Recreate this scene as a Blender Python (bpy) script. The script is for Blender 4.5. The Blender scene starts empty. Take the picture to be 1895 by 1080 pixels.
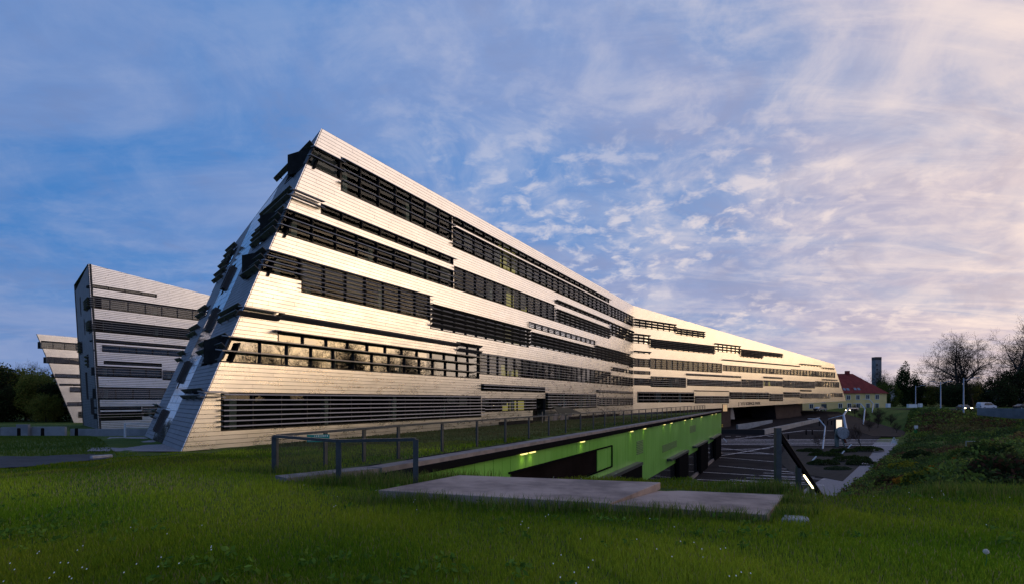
import bpy, math, random
import numpy as np
from mathutils import Vector, Matrix

random.seed(7)
rng = np.random.default_rng(11)
R = math.radians
scene = bpy.context.scene
COL = scene.collection

# ------------------------------------------------------------------ camera
EYE = 2.7
cam_d = bpy.data.cameras.new('camera')
cam = bpy.data.objects.new('camera', cam_d)
COL.objects.link(cam)
cam.location = (0, 0, EYE)
cam.rotation_euler = (R(90), 0, 0)
cam_d.sensor_fit = 'HORIZONTAL'
cam_d.sensor_width = 36.0
cam_d.lens = 36.0 * 1000 / 1895
cam_d.shift_y = 199 / 1895
cam_d.clip_start = 0.1
cam_d.clip_end = 9000
scene.camera = cam

# ------------------------------------------------------------------ sky + sun
SUN_AZ, SUN_EL = 77.0, 4.5          # degrees right of the view axis, above the horizon
SKY_STRENGTH = 0.10
sun_dir = Vector((math.sin(R(SUN_AZ)) * math.cos(R(SUN_EL)), math.cos(R(SUN_AZ)) * math.cos(R(SUN_EL)), math.sin(R(SUN_EL))))
world = bpy.data.worlds.new('World')
scene.world = world
world.use_nodes = True
wt = world.node_tree
for n in list(wt.nodes):
    wt.nodes.remove(n)


def nd(tree, typ, **kw):
    n = tree.nodes.new(typ)
    for k, v in kw.items():
        if k.startswith('i_'):
            key = k[2:]
            key = int(key) if key.isdigit() else key
            n.inputs[key].default_value = v
        else:
            setattr(n, k, v)
    return n


def wmath(op, a, b=None, c=None, clamp=False, tree=None):
    t = tree or wt
    n = t.nodes.new('ShaderNodeMath')
    n.operation = op
    n.use_clamp = clamp
    for i, x in enumerate((a, b, c)):
        if x is None:
            continue
        if isinstance(x, (int, float)):
            n.inputs[i].default_value = x
        else:
            t.links.new(x, n.inputs[i])
    return n.outputs[0]


def wmap(x, a, b, c=0.0, d=1.0, smooth=True, tree=None):
    t = tree or wt
    n = t.nodes.new('ShaderNodeMapRange')
    n.interpolation_type = 'SMOOTHSTEP' if smooth else 'LINEAR'
    t.links.new(x, n.inputs[0])
    for i, v in enumerate((a, b, c, d)):
        n.inputs[i + 1].default_value = v
    return n.outputs[0]


def wmix(f, a, b, tree=None, blend='MIX'):
    t = tree or wt
    n = t.nodes.new('ShaderNodeMix')
    n.data_type = 'RGBA'
    n.blend_type = blend
    for sock, x in ((n.inputs[0], f), (n.inputs[6], a), (n.inputs[7], b)):
        if isinstance(x, (int, float)):
            sock.default_value = x
        elif isinstance(x, tuple):
            sock.default_value = x if len(x) == 4 else (*x, 1)
        else:
            t.links.new(x, sock)
    return n.outputs[2]


sky = wt.nodes.new('ShaderNodeTexSky')
sky.sky_type = 'NISHITA'
sky.sun_disc = False
sky.sun_elevation = R(SUN_EL)
sky.sun_rotation = R(SUN_AZ)
sky.altitude = 300
sky.air_density = 1.0
sky.dust_density = 1.2
sky.ozone_density = 2.5
tc = wt.nodes.new('ShaderNodeTexCoord')
nrm = wt.nodes.new('ShaderNodeVectorMath'); nrm.operation = 'NORMALIZE'
wt.links.new(tc.outputs['Generated'], nrm.inputs[0])
sep = wt.nodes.new('ShaderNodeSeparateXYZ')
wt.links.new(nrm.outputs[0], sep.inputs[0])
dz = wmath('MAXIMUM', sep.outputs[2], 0.0)
den = wmath('ADD', dz, 0.11)
cx = wmath('DIVIDE', sep.outputs[0], den)
cy = wmath('DIVIDE', sep.outputs[1], den)
comb = wt.nodes.new('ShaderNodeCombineXYZ')
wt.links.new(cx, comb.inputs[0]); wt.links.new(cy, comb.inputs[1])
plane = comb.outputs[0]
den2 = wmath('ADD', dz, 0.32)
comb2 = wt.nodes.new('ShaderNodeCombineXYZ')
wt.links.new(wmath('DIVIDE', sep.outputs[0], den2), comb2.inputs[0]); wt.links.new(wmath('DIVIDE', sep.outputs[1], den2), comb2.inputs[1])
plane_puff = comb2.outputs[0]
# angle to the sun: 1 at the sun, 0 opposite
dot = wt.nodes.new('ShaderNodeVectorMath'); dot.operation = 'DOT_PRODUCT'
wt.links.new(nrm.outputs[0], dot.inputs[0]); dot.inputs[1].default_value = sun_dir
near = wmath('MULTIPLY_ADD', dot.outputs['Value'], 0.5, 0.5)


def cloud_noise(scale, detail, rough, dist, off, sx=1.0, sy=1.0, rz=0.0, src=None):
    m = wt.nodes.new('ShaderNodeMapping')
    m.inputs['Location'].default_value = off
    m.inputs['Rotation'].default_value = (0, 0, rz)
    m.inputs['Scale'].default_value = (sx, sy, 1)
    wt.links.new(src or plane, m.inputs[0])
    n = wt.nodes.new('ShaderNodeTexNoise')
    n.inputs['Scale'].default_value = scale
    n.inputs['Detail'].default_value = detail
    n.inputs['Roughness'].default_value = rough
    n.inputs['Distortion'].default_value = dist
    wt.links.new(m.outputs[0], n.inputs['Vector'])
    return n.outputs[0]


veil_n = cloud_noise(0.75, 7, 0.58, 0.6, (1.3, 4.1, 0), 1.0, 1.7, R(28))
wisp_n = cloud_noise(1.5, 8, 0.62, 0.9, (2.4, 7.3, 2), 0.7, 2.2, R(-38))
puff_n = cloud_noise(13.0, 4, 0.58, 0.3, (7.7, 2.2, 3.0), 1.0, 1.1, R(12), plane_puff)
mott_n = cloud_noise(4.2, 6, 0.62, 0.5, (3.1, 5.2, 6.0), 1.0, 1.0, R(20), plane_puff)
bank_n = cloud_noise(1.15, 6, 0.60, 0.7, (0.9, 3.35, 4.0), 0.8, 1.3, R(-30), plane_puff)
mask_n = cloud_noise(0.8, 4, 0.5, 0.3, (4.5, 0.6, 1.0), 1.0, 1.0, 0)


def wramp(x, stops):
    n = wt.nodes.new('ShaderNodeValToRGB')
    e = n.color_ramp.elements
    while len(e) < len(stops):
        e.new(0.5)
    for k, (p, c) in zip(e, stops):
        k.position = p; k.color = (*c, 1)
    wt.links.new(x, n.inputs[0])
    return n.outputs[0]


veil = wmap(veil_n, 0.34, 0.64)
wisp = wmap(wisp_n, 0.46, 0.74)
sunside = wmap(near, 0.60, 0.95)
band = wmath('MULTIPLY', wmap(sep.outputs[2], 0.06, 0.16), wmap(sep.outputs[2], 0.30, 0.50, 1.0, 0.0))
mask = wmath('MULTIPLY', wmap(mask_n, 0.36, 0.58), wmath('ADD', wmath('MULTIPLY', band, 0.8), 0.25), clamp=True)
puff = wmath('MULTIPLY', wmath('MULTIPLY', wmap(puff_n, 0.47, 0.68), mask), wmap(near, 0.40, 0.66, 0.15, 1.0))
# clear sky from blue to the evening side (colours times ten: the background strength is a tenth)
blue = wramp(wmath('MULTIPLY', near, 1.0), [(0.0, (0.05, 0.19, 0.52)), (0.30, (0.060, 0.235, 0.62)), (0.60, (0.13, 0.31, 0.70)), (0.78, (0.26, 0.38, 0.68)), (0.93, (0.58, 0.56, 0.68)), (0.955, (1.16, 1.02, 1.0)), (0.972, (1.50, 1.29, 1.22)), (0.988, (1.85, 1.42, 1.05)), (1.0, (3.4, 2.15, 0.98))])
ten = wmix(1.0, blue, (10.0, 10.0, 10.0), blend='MULTIPLY')
base = wmix(0.85, sky.outputs[0], ten)
cloud_grey = wramp(near, [(0.0, (0.20, 0.28, 0.50)), (0.30, (0.21, 0.31, 0.58)), (0.62, (0.28, 0.36, 0.61)), (0.80, (0.40, 0.41, 0.59)), (0.91, (0.66, 0.55, 0.60)), (0.955, (1.12, 0.96, 0.92)), (0.985, (1.70, 1.33, 1.02)), (1.0, (3.1, 2.0, 0.92))])
cloud_grey = wmix(1.0, cloud_grey, (10.0, 10.0, 10.0), blend='MULTIPLY')
cloud_lit = wramp(near, [(0.0, (0.35, 0.38, 0.55)), (0.40, (0.46, 0.53, 0.72)), (0.70, (0.68, 0.66, 0.74)), (0.88, (0.98, 0.81, 0.74)), (1.0, (1.5, 1.1, 0.8))])
cloud_lit = wmix(1.0, cloud_lit, (10.0, 10.0, 10.0), blend='MULTIPLY')
low = wmap(sep.outputs[2], 0.02, 0.22, 1.0, 0.0)           # cloud seen edge on towards the horizon
veil_amt = wmath('ADD', wmath('MULTIPLY', veil, 0.75), wmath('MULTIPLY', low, 0.55), clamp=True)
c1 = wmix(veil_amt, base, cloud_grey)
c1 = wmix(wmath('MULTIPLY', wisp, wmath('MULTIPLY_ADD', sunside, 0.55, 0.12)), c1, cloud_lit)
mott = wmath('MULTIPLY', wmap(mott_n, 0.44, 0.68), wmap(near, 0.35, 0.80, 0.16, 0.46))
c1 = wmix(mott, c1, cloud_lit)
bank = wmath('MULTIPLY', wmath('MULTIPLY', wmap(bank_n, 0.44, 0.66), wmap(near, 0.78, 0.93)), wmap(sep.outputs[2], 0.08, 0.22))
c1 = wmix(wmath('MULTIPLY', bank, 0.70), c1, cloud_lit)
shade = wmath('MULTIPLY', wmap(mott_n, 0.50, 0.32), 0.45)
c1 = wmix(shade, c1, wmix(1.0, cloud_grey, (0.78, 0.80, 0.84), blend='MULTIPLY'))
c3 = wmix(wmath('MULTIPLY', puff, 0.85), c1, cloud_lit)
bg = wt.nodes.new('ShaderNodeBackground')
bg.inputs['Strength'].default_value = SKY_STRENGTH
wt.links.new(c3, bg.inputs['Color'])
wout = wt.nodes.new('ShaderNodeOutputWorld')
wt.links.new(bg.outputs[0], wout.inputs['Surface'])

sun_d = bpy.data.lights.new('sun', 'SUN')
sun_d.energy = 0.2
sun_d.angle = R(24)
sun_d.color = (1.0, 0.70, 0.42)
sun = bpy.data.objects.new('sun', sun_d)
COL.objects.link(sun)
sun.rotation_euler = (-sun_dir).to_track_quat('-Z', 'Y').to_euler()
sun.location = (60, 20, 60)

scene.view_settings.view_transform = 'Standard'
scene.view_settings.look = 'None'
scene.view_settings.exposure = 0.0
scene.view_settings.gamma = 1.0
scene.view_settings.use_curve_mapping = False
scene.cycles.max_bounces = 6
scene.cycles.transparent_max_bounces = 12

# ------------------------------------------------------------------ materials
MATS = {}


def mat(name, color, rough=0.6, metal=0.0, noise=None, noise_scale=3.0, bump=0.0, bump_scale=20.0, spec=0.5, emit=None, emit_s=0.0, obj_coords=False):
    """procedural principled material; noise = second colour mixed in by fractal noise"""
    m = bpy.data.materials.new(name)
    m.use_nodes = True
    t = m.node_tree
    p = t.nodes['Principled BSDF']
    p.inputs['Base Color'].default_value = (*color, 1)
    p.inputs['Roughness'].default_value = rough
    p.inputs['Metallic'].default_value = metal
    p.inputs['Specular IOR Level'].default_value = spec
    if emit:
        p.inputs['Emission Color'].default_value = (*emit, 1)
        p.inputs['Emission Strength'].default_value = emit_s
    g = nd(t, 'ShaderNodeNewGeometry')
    if noise:
        n = nd(t, 'ShaderNodeTexNoise', i_Scale=noise_scale, i_Detail=7.0, i_Roughness=0.65)
        t.links.new(g.outputs['Position'], n.inputs['Vector'])
        f = wmap(n.outputs[0], 0.35, 0.65, tree=t)
        t.links.new(wmix(f, color, noise, tree=t), p.inputs['Base Color'])
    if bump:
        n = nd(t, 'ShaderNodeTexNoise', i_Scale=bump_scale, i_Detail=5.0, i_Roughness=0.6)
        t.links.new(g.outputs['Position'], n.inputs['Vector'])
        b = nd(t, 'ShaderNodeBump', i_Strength=bump, i_Distance=0.02)
        t.links.new(n.outputs[0], b.inputs['Height'])
        t.links.new(b.outputs[0], p.inputs['Normal'])
    MATS[name] = m
    return m


def glass_mat(name, tint, ior, rough=0.0, coat=0.0):
    m = bpy.data.materials.new(name)
    m.use_nodes = True
    t = m.node_tree
    t.nodes.remove(t.nodes['Principled BSDF'])
    tr = nd(t, 'ShaderNodeBsdfTransparent'); tr.inputs[0].default_value = (*tint, 1)
    gl = nd(t, 'ShaderNodeBsdfGlossy'); gl.inputs['Roughness'].default_value = rough
    gl.inputs['Color'].default_value = (0.95, 0.97, 1.0, 1)
    lw = nd(t, 'ShaderNodeFresnel', i_IOR=ior)
    mx = nd(t, 'ShaderNodeMixShader')
    t.links.new(wmath('MULTIPLY_ADD', lw.outputs[0], 1 - coat, coat, tree=t), mx.inputs[0]); t.links.new(tr.outputs[0], mx.inputs[1]); t.links.new(gl.outputs[0], mx.inputs[2])
    t.links.new(mx.outputs[0], t.nodes['Material Output'].inputs['Surface'])
    MATS[name] = m
    return m


def leaf_mat(name, trans=0.35, rough=0.6):
    m = bpy.data.materials.new(name)
    m.use_nodes = True
    t = m.node_tree
    t.nodes.remove(t.nodes['Principled BSDF'])
    a = nd(t, 'ShaderNodeAttribute', attribute_name='tint')
    d = nd(t, 'ShaderNodeBsdfDiffuse'); tl = nd(t, 'ShaderNodeBsdfTranslucent')
    t.links.new(a.outputs['Color'], d.inputs['Color']); t.links.new(a.outputs['Color'], tl.inputs['Color'])
    mx = nd(t, 'ShaderNodeMixShader'); mx.inputs[0].default_value = trans
    t.links.new(d.outputs[0], mx.inputs[1]); t.links.new(tl.outputs[0], mx.inputs[2])
    t.links.new(mx.outputs[0], t.nodes['Material Output'].inputs['Surface'])
    MATS[name] = m
    return m


mat('cladding', (0.85, 0.84, 0.855), 0.24, 0.95, (0.79, 0.785, 0.80), 0.6)
mat('cladding_far', (0.85, 0.84, 0.85), 0.36, 0.95, (0.79, 0.785, 0.79), 0.3)
def cladding_detail(name):
    m = MATS[name]; t = m.node_tree; p = t.nodes['Principled BSDF']
    g = nd(t, 'ShaderNodeNewGeometry')
    mp = nd(t, 'ShaderNodeMapping'); mp.inputs['Scale'].default_value = (0.6, 0.6, 2.2)
    t.links.new(g.outputs['Position'], mp.inputs[0])
    n = nd(t, 'ShaderNodeTexNoise', i_Scale=1.1, i_Detail=5.0, i_Roughness=0.6)
    t.links.new(mp.outputs[0], n.inputs['Vector'])
    t.links.new(wmap(n.outputs[0], 0.3, 0.7, 0.25, 0.34, tree=t), p.inputs['Roughness'])


cladding_detail('cladding')


def island_tone(name, lo, hi):
    m = MATS[name]; t = m.node_tree; p = t.nodes['Principled BSDF']
    g = nd(t, 'ShaderNodeNewGeometry')
    src = p.inputs['Base Color'].links[0].from_socket
    f = wmap(g.outputs['Random Per Island'], 0, 1, lo, hi, False, t)
    cc = nd(t, 'ShaderNodeCombineColor')
    for i in range(3):
        t.links.new(f, cc.inputs[i])
    t.links.new(wmix(1.0, src, cc.outputs[0], tree=t, blend='MULTIPLY'), p.inputs['Base Color'])


island_tone('cladding', 0.94, 1.03)
mat('cladding_sky_tint', (0.84, 0.87, 0.95), 0.34, 0.80, (0.77, 0.80, 0.88), 0.7)  # same metal tinted bluish, the cool sky's reflection painted into the base colour
mat('cladding_shaded', (0.17, 0.18, 0.20), 0.5, 0.2, (0.13, 0.14, 0.16), 0.8, spec=0.2)  # darker cladding copy, the end walls' dim reflections put into its colour
mat('mirror_strip', (0.24, 0.26, 0.29), 0.08, 0.85)
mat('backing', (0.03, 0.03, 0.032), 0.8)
mat('frame', (0.025, 0.025, 0.028), 0.45, 0.3)
mat('blade', (0.25, 0.25, 0.265), 0.42, 0.9)
mat('blade_dark', (0.06, 0.06, 0.065), 0.4, 0.6)
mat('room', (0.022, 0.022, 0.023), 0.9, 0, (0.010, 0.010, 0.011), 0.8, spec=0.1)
mat('column', (0.45, 0.55, 0.50), 0.7)
mat('curtain', (0.30, 0.30, 0.29), 0.9)
mat('room_lit', (0.4, 0.35, 0.1), 0.8, emit=(0.75, 0.62, 0.18), emit_s=0.42)
mat('roof', (0.12, 0.12, 0.12), 0.9)
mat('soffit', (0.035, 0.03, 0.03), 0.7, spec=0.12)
mat('concrete', (0.27, 0.235, 0.225), 0.8, 0, (0.17, 0.15, 0.145), 1.6, 0.15, 30, spec=0.12)
mat('slab', (0.37, 0.285, 0.245), 0.8, 0, (0.17, 0.13, 0.115), 0.75, 0.25, 40, spec=0.12)
mat('concrete_pale', (0.42, 0.40, 0.38), 0.8, 0, (0.30, 0.285, 0.275), 0.9, 0.1, 20, spec=0.12)
mat('brown_wall', (0.07, 0.05, 0.048), 0.7, 0, (0.05, 0.036, 0.036), 0.5, spec=0.12)
mat('asphalt', (0.030, 0.026, 0.028), 0.9, 0, (0.017, 0.015, 0.017), 0.25, 0.3, 60, spec=0.04)
mat('asphalt_path', (0.055, 0.055, 0.062), 0.8, 0, (0.04, 0.04, 0.045), 1.2, 0.3, 60, spec=0.12)
mat('marking', (0.72, 0.66, 0.66), 0.7, 0, (0.38, 0.35, 0.36), 2.5, spec=0.12)
mat('gravel', (0.32, 0.29, 0.30), 0.9, 0, (0.17, 0.155, 0.165), 9.0, 0.8, 40, spec=0.12)
mat('stone', (0.40, 0.39, 0.40), 0.85, 0, (0.24, 0.24, 0.25), 4.0, 0.4, 15, spec=0.12)
mat('rail', (0.060, 0.075, 0.088), 0.42, 0.55, (0.045, 0.055, 0.065), 6.0)
mat('rail_dark', (0.008, 0.008, 0.010), 0.8, 0.0, spec=0.0)
mat('black', (0.010, 0.010, 0.011), 0.6, spec=0.0)
mat('bronze', (0.014, 0.011, 0.011), 0.8, 0.0, (0.009, 0.007, 0.007), 0.6, spec=0.0)
mat('white_paint', (0.75, 0.75, 0.77), 0.5)
mat('street_pole', (0.28, 0.31, 0.36), 0.55, 0.3)
mat('lamp_pole', (0.55, 0.58, 0.64), 0.4, 0.5)
mat('lamp_warm', (0.9, 0.8, 0.4), 0.5, emit=(1.0, 0.82, 0.25), emit_s=1.6)
mat('lamp_strip', (1, 0.9, 0.7), 0.5, emit=(1.0, 0.80, 0.42), emit_s=7.0)
mat('sign_lit', (1, 0.9, 0.7), 0.5, emit=(1.0, 0.80, 0.58), emit_s=1.0)
mat('poster_lit', (0.8, 0.6, 0.3), 0.5, 0, (0.75, 0.35, 0.30), 1.5, emit=(0.85, 0.55, 0.22), emit_s=0.45)
mat('headlight', (1, 0.9, 0.7), 0.5, emit=(1.0, 0.80, 0.45), emit_s=14.0)
mat('taillight', (0.6, 0.05, 0.02), 0.5, emit=(1.0, 0.22, 0.06), emit_s=9.0)
mat('teal', (0.0, 0.22, 0.19), 0.6)
mat('lettering', (0.02, 0.018, 0.02), 0.6)
mat('lettering_white', (0.72, 0.78, 0.76), 0.6)
mat('lettering_yellow', (0.75, 0.62, 0.06), 0.6)
mat('house_wall', (0.82, 0.62, 0.27), 0.9, 0, (0.70, 0.52, 0.22), 0.3, spec=0.12)
mat('house_trim', (0.62, 0.62, 0.58), 0.8)
mat('house_roof', (0.22, 0.04, 0.035), 0.8, 0, (0.15, 0.028, 0.026), 0.8, spec=0.12)
mat('tower', (0.20, 0.20, 0.22), 0.8, 0, (0.13, 0.13, 0.145), 0.4)
mat('bark', (0.055, 0.040, 0.032), 0.9, 0, (0.035, 0.026, 0.022), 5.0)
mat('twig', (0.075, 0.050, 0.040), 0.9)
mat('soil', (0.05, 0.036, 0.03), 0.95, 0, (0.035, 0.026, 0.022), 2.0, 0.5, 12, spec=0.12)
mat('bed_soil', (0.045, 0.040, 0.038), 0.95, 0, (0.03, 0.028, 0.026), 1.0, 0.5, 12, spec=0.12)
mat('hill', (0.13, 0.17, 0.21), 0.95, 0, (0.065, 0.09, 0.10), 0.012, spec=0.12)  # blue-grey haze of the distance put into the base colour
mat('car_silver', (0.42, 0.45, 0.50), 0.25, 0.6)
mat('car_dark', (0.04, 0.045, 0.055), 0.25, 0.4)
mat('car_white', (0.6, 0.62, 0.65), 0.3)
mat('car_red', (0.25, 0.03, 0.03), 0.3)
mat('tyre', (0.012, 0.012, 0.012), 0.8)
mat('sign_green', (0.01, 0.16, 0.03), 0.6)
mat('sculpture', (0.22, 0.26, 0.24), 0.6, 0.2, (0.14, 0.17, 0.16), 1.2)
mat('rust', (0.20, 0.06, 0.035), 0.8)
mat('timber', (0.50, 0.40, 0.27), 0.8)
mat('dandelion', (0.75, 0.73, 0.68), 0.9)
mat('black_glass', (0.015, 0.018, 0.022), 0.06)
mat('skylight', (0.10, 0.16, 0.22), 0.08)
mat('vent', (0.07, 0.13, 0.06), 0.6)
mat('concrete_blue', (0.24, 0.26, 0.29), 0.8, 0, (0.17, 0.185, 0.21), 0.5, spec=0.12)
glass_mat('glass', (0.60, 0.64, 0.62), 1.36)
glass_mat('glass_coated', (0.40, 0.42, 0.40), 1.5, 0.0, 0.55)
glass_mat('glass_sunset', (0.45, 0.48, 0.46), 1.45, 0.0, 0.24)
glass_mat('glass_half', (0.50, 0.54, 0.52), 1.45, 0.0, 0.07)
glass_mat('glass_dark', (0.35, 0.42, 0.42), 1.6, 0.02)
leaf_mat('leaf'); leaf_mat('grass_blade', 0.4)


def green_mat():
    m = bpy.data.materials.new('green_panel'); m.use_nodes = True
    t = m.node_tree; p = t.nodes['Principled BSDF']
    g = nd(t, 'ShaderNodeNewGeometry')
    n = nd(t, 'ShaderNodeTexNoise', i_Scale=0.35, i_Detail=4.0)
    t.links.new(g.outputs['Position'], n.inputs['Vector'])
    t.links.new(wmix(wmap(n.outputs[0], 0.35, 0.65, tree=t), (0.15, 0.41, 0.055), (0.20, 0.49, 0.085), tree=t), p.inputs['Base Color'])
    p.inputs['Roughness'].default_value = 0.3
    MATS['green_panel'] = m


green_mat()


def mesh_net():
    m = bpy.data.materials.new('wire_net'); m.use_nodes = True
    t = m.node_tree
    p = t.nodes['Principled BSDF']
    p.inputs['Base Color'].default_value = (0.02, 0.022, 0.022, 1); p.inputs['Roughness'].default_value = 0.6
    tr = nd(t, 'ShaderNodeBsdfTransparent')
    mx = nd(t, 'ShaderNodeMixShader'); mx.inputs[0].default_value = 0.24
    t.links.new(tr.outputs[0], mx.inputs[1]); t.links.new(p.outputs[0], mx.inputs[2])
    t.links.new(mx.outputs[0], t.nodes['Material Output'].inputs['Surface'])
    MATS['wire_net'] = m


mesh_net()

# ------------------------------------------------------------------ helpers
LOC = {}


def link(o, parent=None):
    COL.objects.link(o)
    if parent is not None:
        o.parent = parent
        if parent.name in LOC:
            o.matrix_parent_inverse = Matrix.Translation(-Vector(LOC[parent.name]))
    return o


def tag(o, label=None, cat=None, group=None, kind=None):
    for k, v in (('label', label), ('category', cat), ('group', group), ('kind', kind)):
        if v:
            o[k] = v
    return o


def thing(name, label, cat, loc=(0, 0, 0), group=None):
    o = bpy.data.objects.new(name, None)
    o.empty_display_size = 0.5
    o.location = loc
    COL.objects.link(o)
    LOC[o.name] = tuple(loc)
    return tag(o, label, cat, group)


class MB:
    """collects vertices and faces in world coordinates and links them as one mesh object"""
    def __init__(s):
        s.v = []; s.f = []

    def add(s, vs, fs):
        b = len(s.v)
        s.v += [tuple(x) for x in vs]
        s.f += [tuple(i + b for i in f) for f in fs]
        return s

    def box(s, c, size, rz=0.0, axes=None):
        hx, hy, hz = (k / 2 for k in size)
        if axes is None:
            ca, sa = math.cos(rz), math.sin(rz)
            axes = ((ca, sa, 0), (-sa, ca, 0), (0, 0, 1))
        ax = [Vector(a) for a in axes]
        c = Vector(c)
        vs = [c + ax[0] * (sx * hx) + ax[1] * (sy * hy) + ax[2] * (sz * hz) for sx in (-1, 1) for sy in (-1, 1) for sz in (-1, 1)]
        return s.add(vs, [(0, 1, 3, 2), (4, 6, 7, 5), (0, 4, 5, 1), (2, 3, 7, 6), (0, 2, 6, 4), (1, 5, 7, 3)])

    def bar(s, a, b, w, h=None, up=(0, 0, 1)):
        a, b = Vector(a), Vector(b)
        d = (b - a)
        L = d.length
        d = d.normalized()
        u = Vector(up)
        if abs(d.dot(u)) > 0.95:
            u = Vector((0, 1, 0))
        x = d.cross(u).normalized(); y = x.cross(d).normalized()
        return s.box((a + b) / 2, (L, w, h or w), axes=(d, x, y))

    def tube(s, pts, rad, n=6, cap=True):
        pts = [Vector(p) for p in pts]
        if not isinstance(rad, (list, tuple)):
            rad = [rad] * len(pts)
        b = len(s.v)
        for i, p in enumerate(pts):
            d = (pts[min(i + 1, len(pts) - 1)] - pts[max(i - 1, 0)]).normalized()
            u = Vector((0, 0, 1)) if abs(d.z) < 0.9 else Vector((1, 0, 0))
            x = d.cross(u).normalized(); y = d.cross(x)
            for k in range(n):
                a = 2 * math.pi * k / n
                s.v.append(tuple(p + (x * math.cos(a) + y * math.sin(a)) * rad[i]))
        for i in range(len(pts) - 1):
            for k in range(n):
                k2 = (k + 1) % n
                s.f.append((b + i * n + k, b + i * n + k2, b + (i + 1) * n + k2, b + (i + 1) * n + k))
        if cap:
            s.f.append(tuple(b + k for k in range(n)))
            s.f.append(tuple(b + (len(pts) - 1) * n + k for k in range(n)))
        return s

    def prism(s, poly, z0, z1):
        """vertical prism over a plan polygon; z0/z1 numbers or lists"""
        n = len(poly)
        z0 = z0 if isinstance(z0, (list, tuple)) else [z0] * n
        z1 = z1 if isinstance(z1, (list, tuple)) else [z1] * n
        vs = [(p[0], p[1], z0[i]) for i, p in enumerate(poly)] + [(p[0], p[1], z1[i]) for i, p in enumerate(poly)]
        fs = [tuple(range(n))[::-1], tuple(range(n, 2 * n))] + [(i, (i + 1) % n, n + (i + 1) % n, n + i) for i in range(n)]
        return s.add(vs, fs)

    def lathe(s, c, prof, n=16, axis='Z'):
        b = len(s.v)
        for r, h in prof:
            for k in range(n):
                a = 2 * math.pi * k / n
                if axis == 'Z':
                    s.v.append((c[0] + r * math.cos(a), c[1] + r * math.sin(a), c[2] + h))
                elif axis == 'Y':
                    s.v.append((c[0] + r * math.cos(a), c[1] + h, c[2] + r * math.sin(a)))
                else:
                    s.v.append((c[0] + h, c[1] + r * math.cos(a), c[2] + r * math.sin(a)))
        for i in range(len(prof) - 1):
            for k in range(n):
                k2 = (k + 1) % n
                s.f.append((b + i * n + k, b + i * n + k2, b + (i + 1) * n + k2, b + (i + 1) * n + k))
        s.f.append(tuple(b + k for k in range(n))); s.f.append(tuple(b + (len(prof) - 1) * n + k for k in range(n)))
        return s

    def build(s, name, m, parent=None, smooth=False, bevel=0.0):
        me = bpy.data.meshes.new(name)
        me.from_pydata(s.v, [], s.f)
        me.materials.append(MATS[m])
        if smooth:
            me.polygons.foreach_set('use_smooth', [True] * len(me.polygons))
        o = bpy.data.objects.new(name, me)
        link(o, parent)
        if bevel:
            md = o.modifiers.new('bevel', 'BEVEL'); md.width = bevel; md.segments = 2; md.limit_method = 'ANGLE'
        return o


def clip(poly, a, b, c):
    """keep the part of a convex polygon where a*u + b*v <= c"""
    out = []
    n = len(poly)
    for i in range(n):
        p, q = poly[i], poly[(i + 1) % n]
        fp = a * p[0] + b * p[1] - c; fq = a * q[0] + b * q[1] - c
        if fp <= 1e-9:
            out.append(p)
        if (fp < -1e-9 and fq > 1e-9) or (fp > 1e-9 and fq < -1e-9):
            t = fp / (fp - fq)
            out.append((p[0] + t * (q[0] - p[0]), p[1] + t * (q[1] - p[1])))
    return out


def area(poly):
    return 0.5 * abs(sum(poly[i][0] * poly[(i + 1) % len(poly)][1] - poly[(i + 1) % len(poly)][0] * poly[i][1] for i in range(len(poly)))) if len(poly) > 2 else 0


class Plane:
    """a wall plane: u along the wall, v = height, w = outwards"""
    def __init__(s, O, U, V=(0, 0, 1), flip=False):
        s.O = Vector(O); s.U = Vector(U).normalized(); s.V = Vector(V)
        s.N = s.U.cross(s.V).normalized() * (-1 if flip else 1)

    def P(s, u, v, w=0.0):
        return s.O + s.U * u + s.V * v + s.N * w

    def prism(s, mb, poly, w0, w1, jit=0.0):
        n = len(poly)
        vs = [s.P(u, v, w0) for u, v in poly]
        vs += [s.P(u, v, w1 + (random.uniform(-jit, jit) if jit else 0)) for u, v in poly]
        fs = [tuple(range(n))[::-1], tuple(range(n, 2 * n))] + [(i, (i + 1) % n, n + (i + 1) % n, n + i) for i in range(n)]
        mb.add(vs, fs)

    def rect(s, mb, u0, u1, v0, v1, w0, w1):
        s.prism(mb, [(u0, v0), (u1, v0), (u1, v1), (u0, v1)], w0, w1)


def shown(p):
    """rough size in the picture of a list of points"""
    xs, ys = [], []
    for q in p:
        if q[1] < 1:
            return 0
        xs.append(q[0] / q[1] * 1000 + 947.5); ys.append(739 - (q[2] - EYE) / q[1] * 1000)
    if max(xs) < 0 or min(xs) > 1895 or max(ys) < 0 or min(ys) > 1080:
        return 0
    return (max(xs) - min(xs)) * (max(ys) - min(ys))


class Pieces:
    """alike pieces of one thing: the largest ones become objects, the rest one joined part"""
    def __init__(s, name, owner, rest, limit=300):
        s.name, s.owner, s.rest, s.limit, s.items = name, owner, rest, limit, []

    def add(s, mb, m, parent=None):
        s.items.append((shown(mb.v), mb, m, parent))

    def finish(s):
        s.items.sort(key=lambda i: -i[0])
        for sz, mb, m, par in s.items[:s.limit]:
            mb.build(s.name, m, par or s.owner)
        left = {}
        for sz, mb, m, par in s.items[s.limit:]:
            left.setdefault(m, MB()).add(mb.v, mb.f)
        for m, mb in left.items():
            tag(mb.build(s.rest, m, s.owner), kind='stuff')

# ------------------------------------------------------------------ the ground
def sstep(a, b, x):
    t = np.clip((x - a) / (b - a), 0, 1)
    return t * t * (3 - 2 * t)


def plaza_z(Y):
    return -6.45 + 0.07 * np.clip(np.asarray(Y, float) - 90, 0, 78)


def wall_x(Y):
    return -3.28 + 0.5015 * (np.asarray(Y, float) - 14.4)


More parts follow.
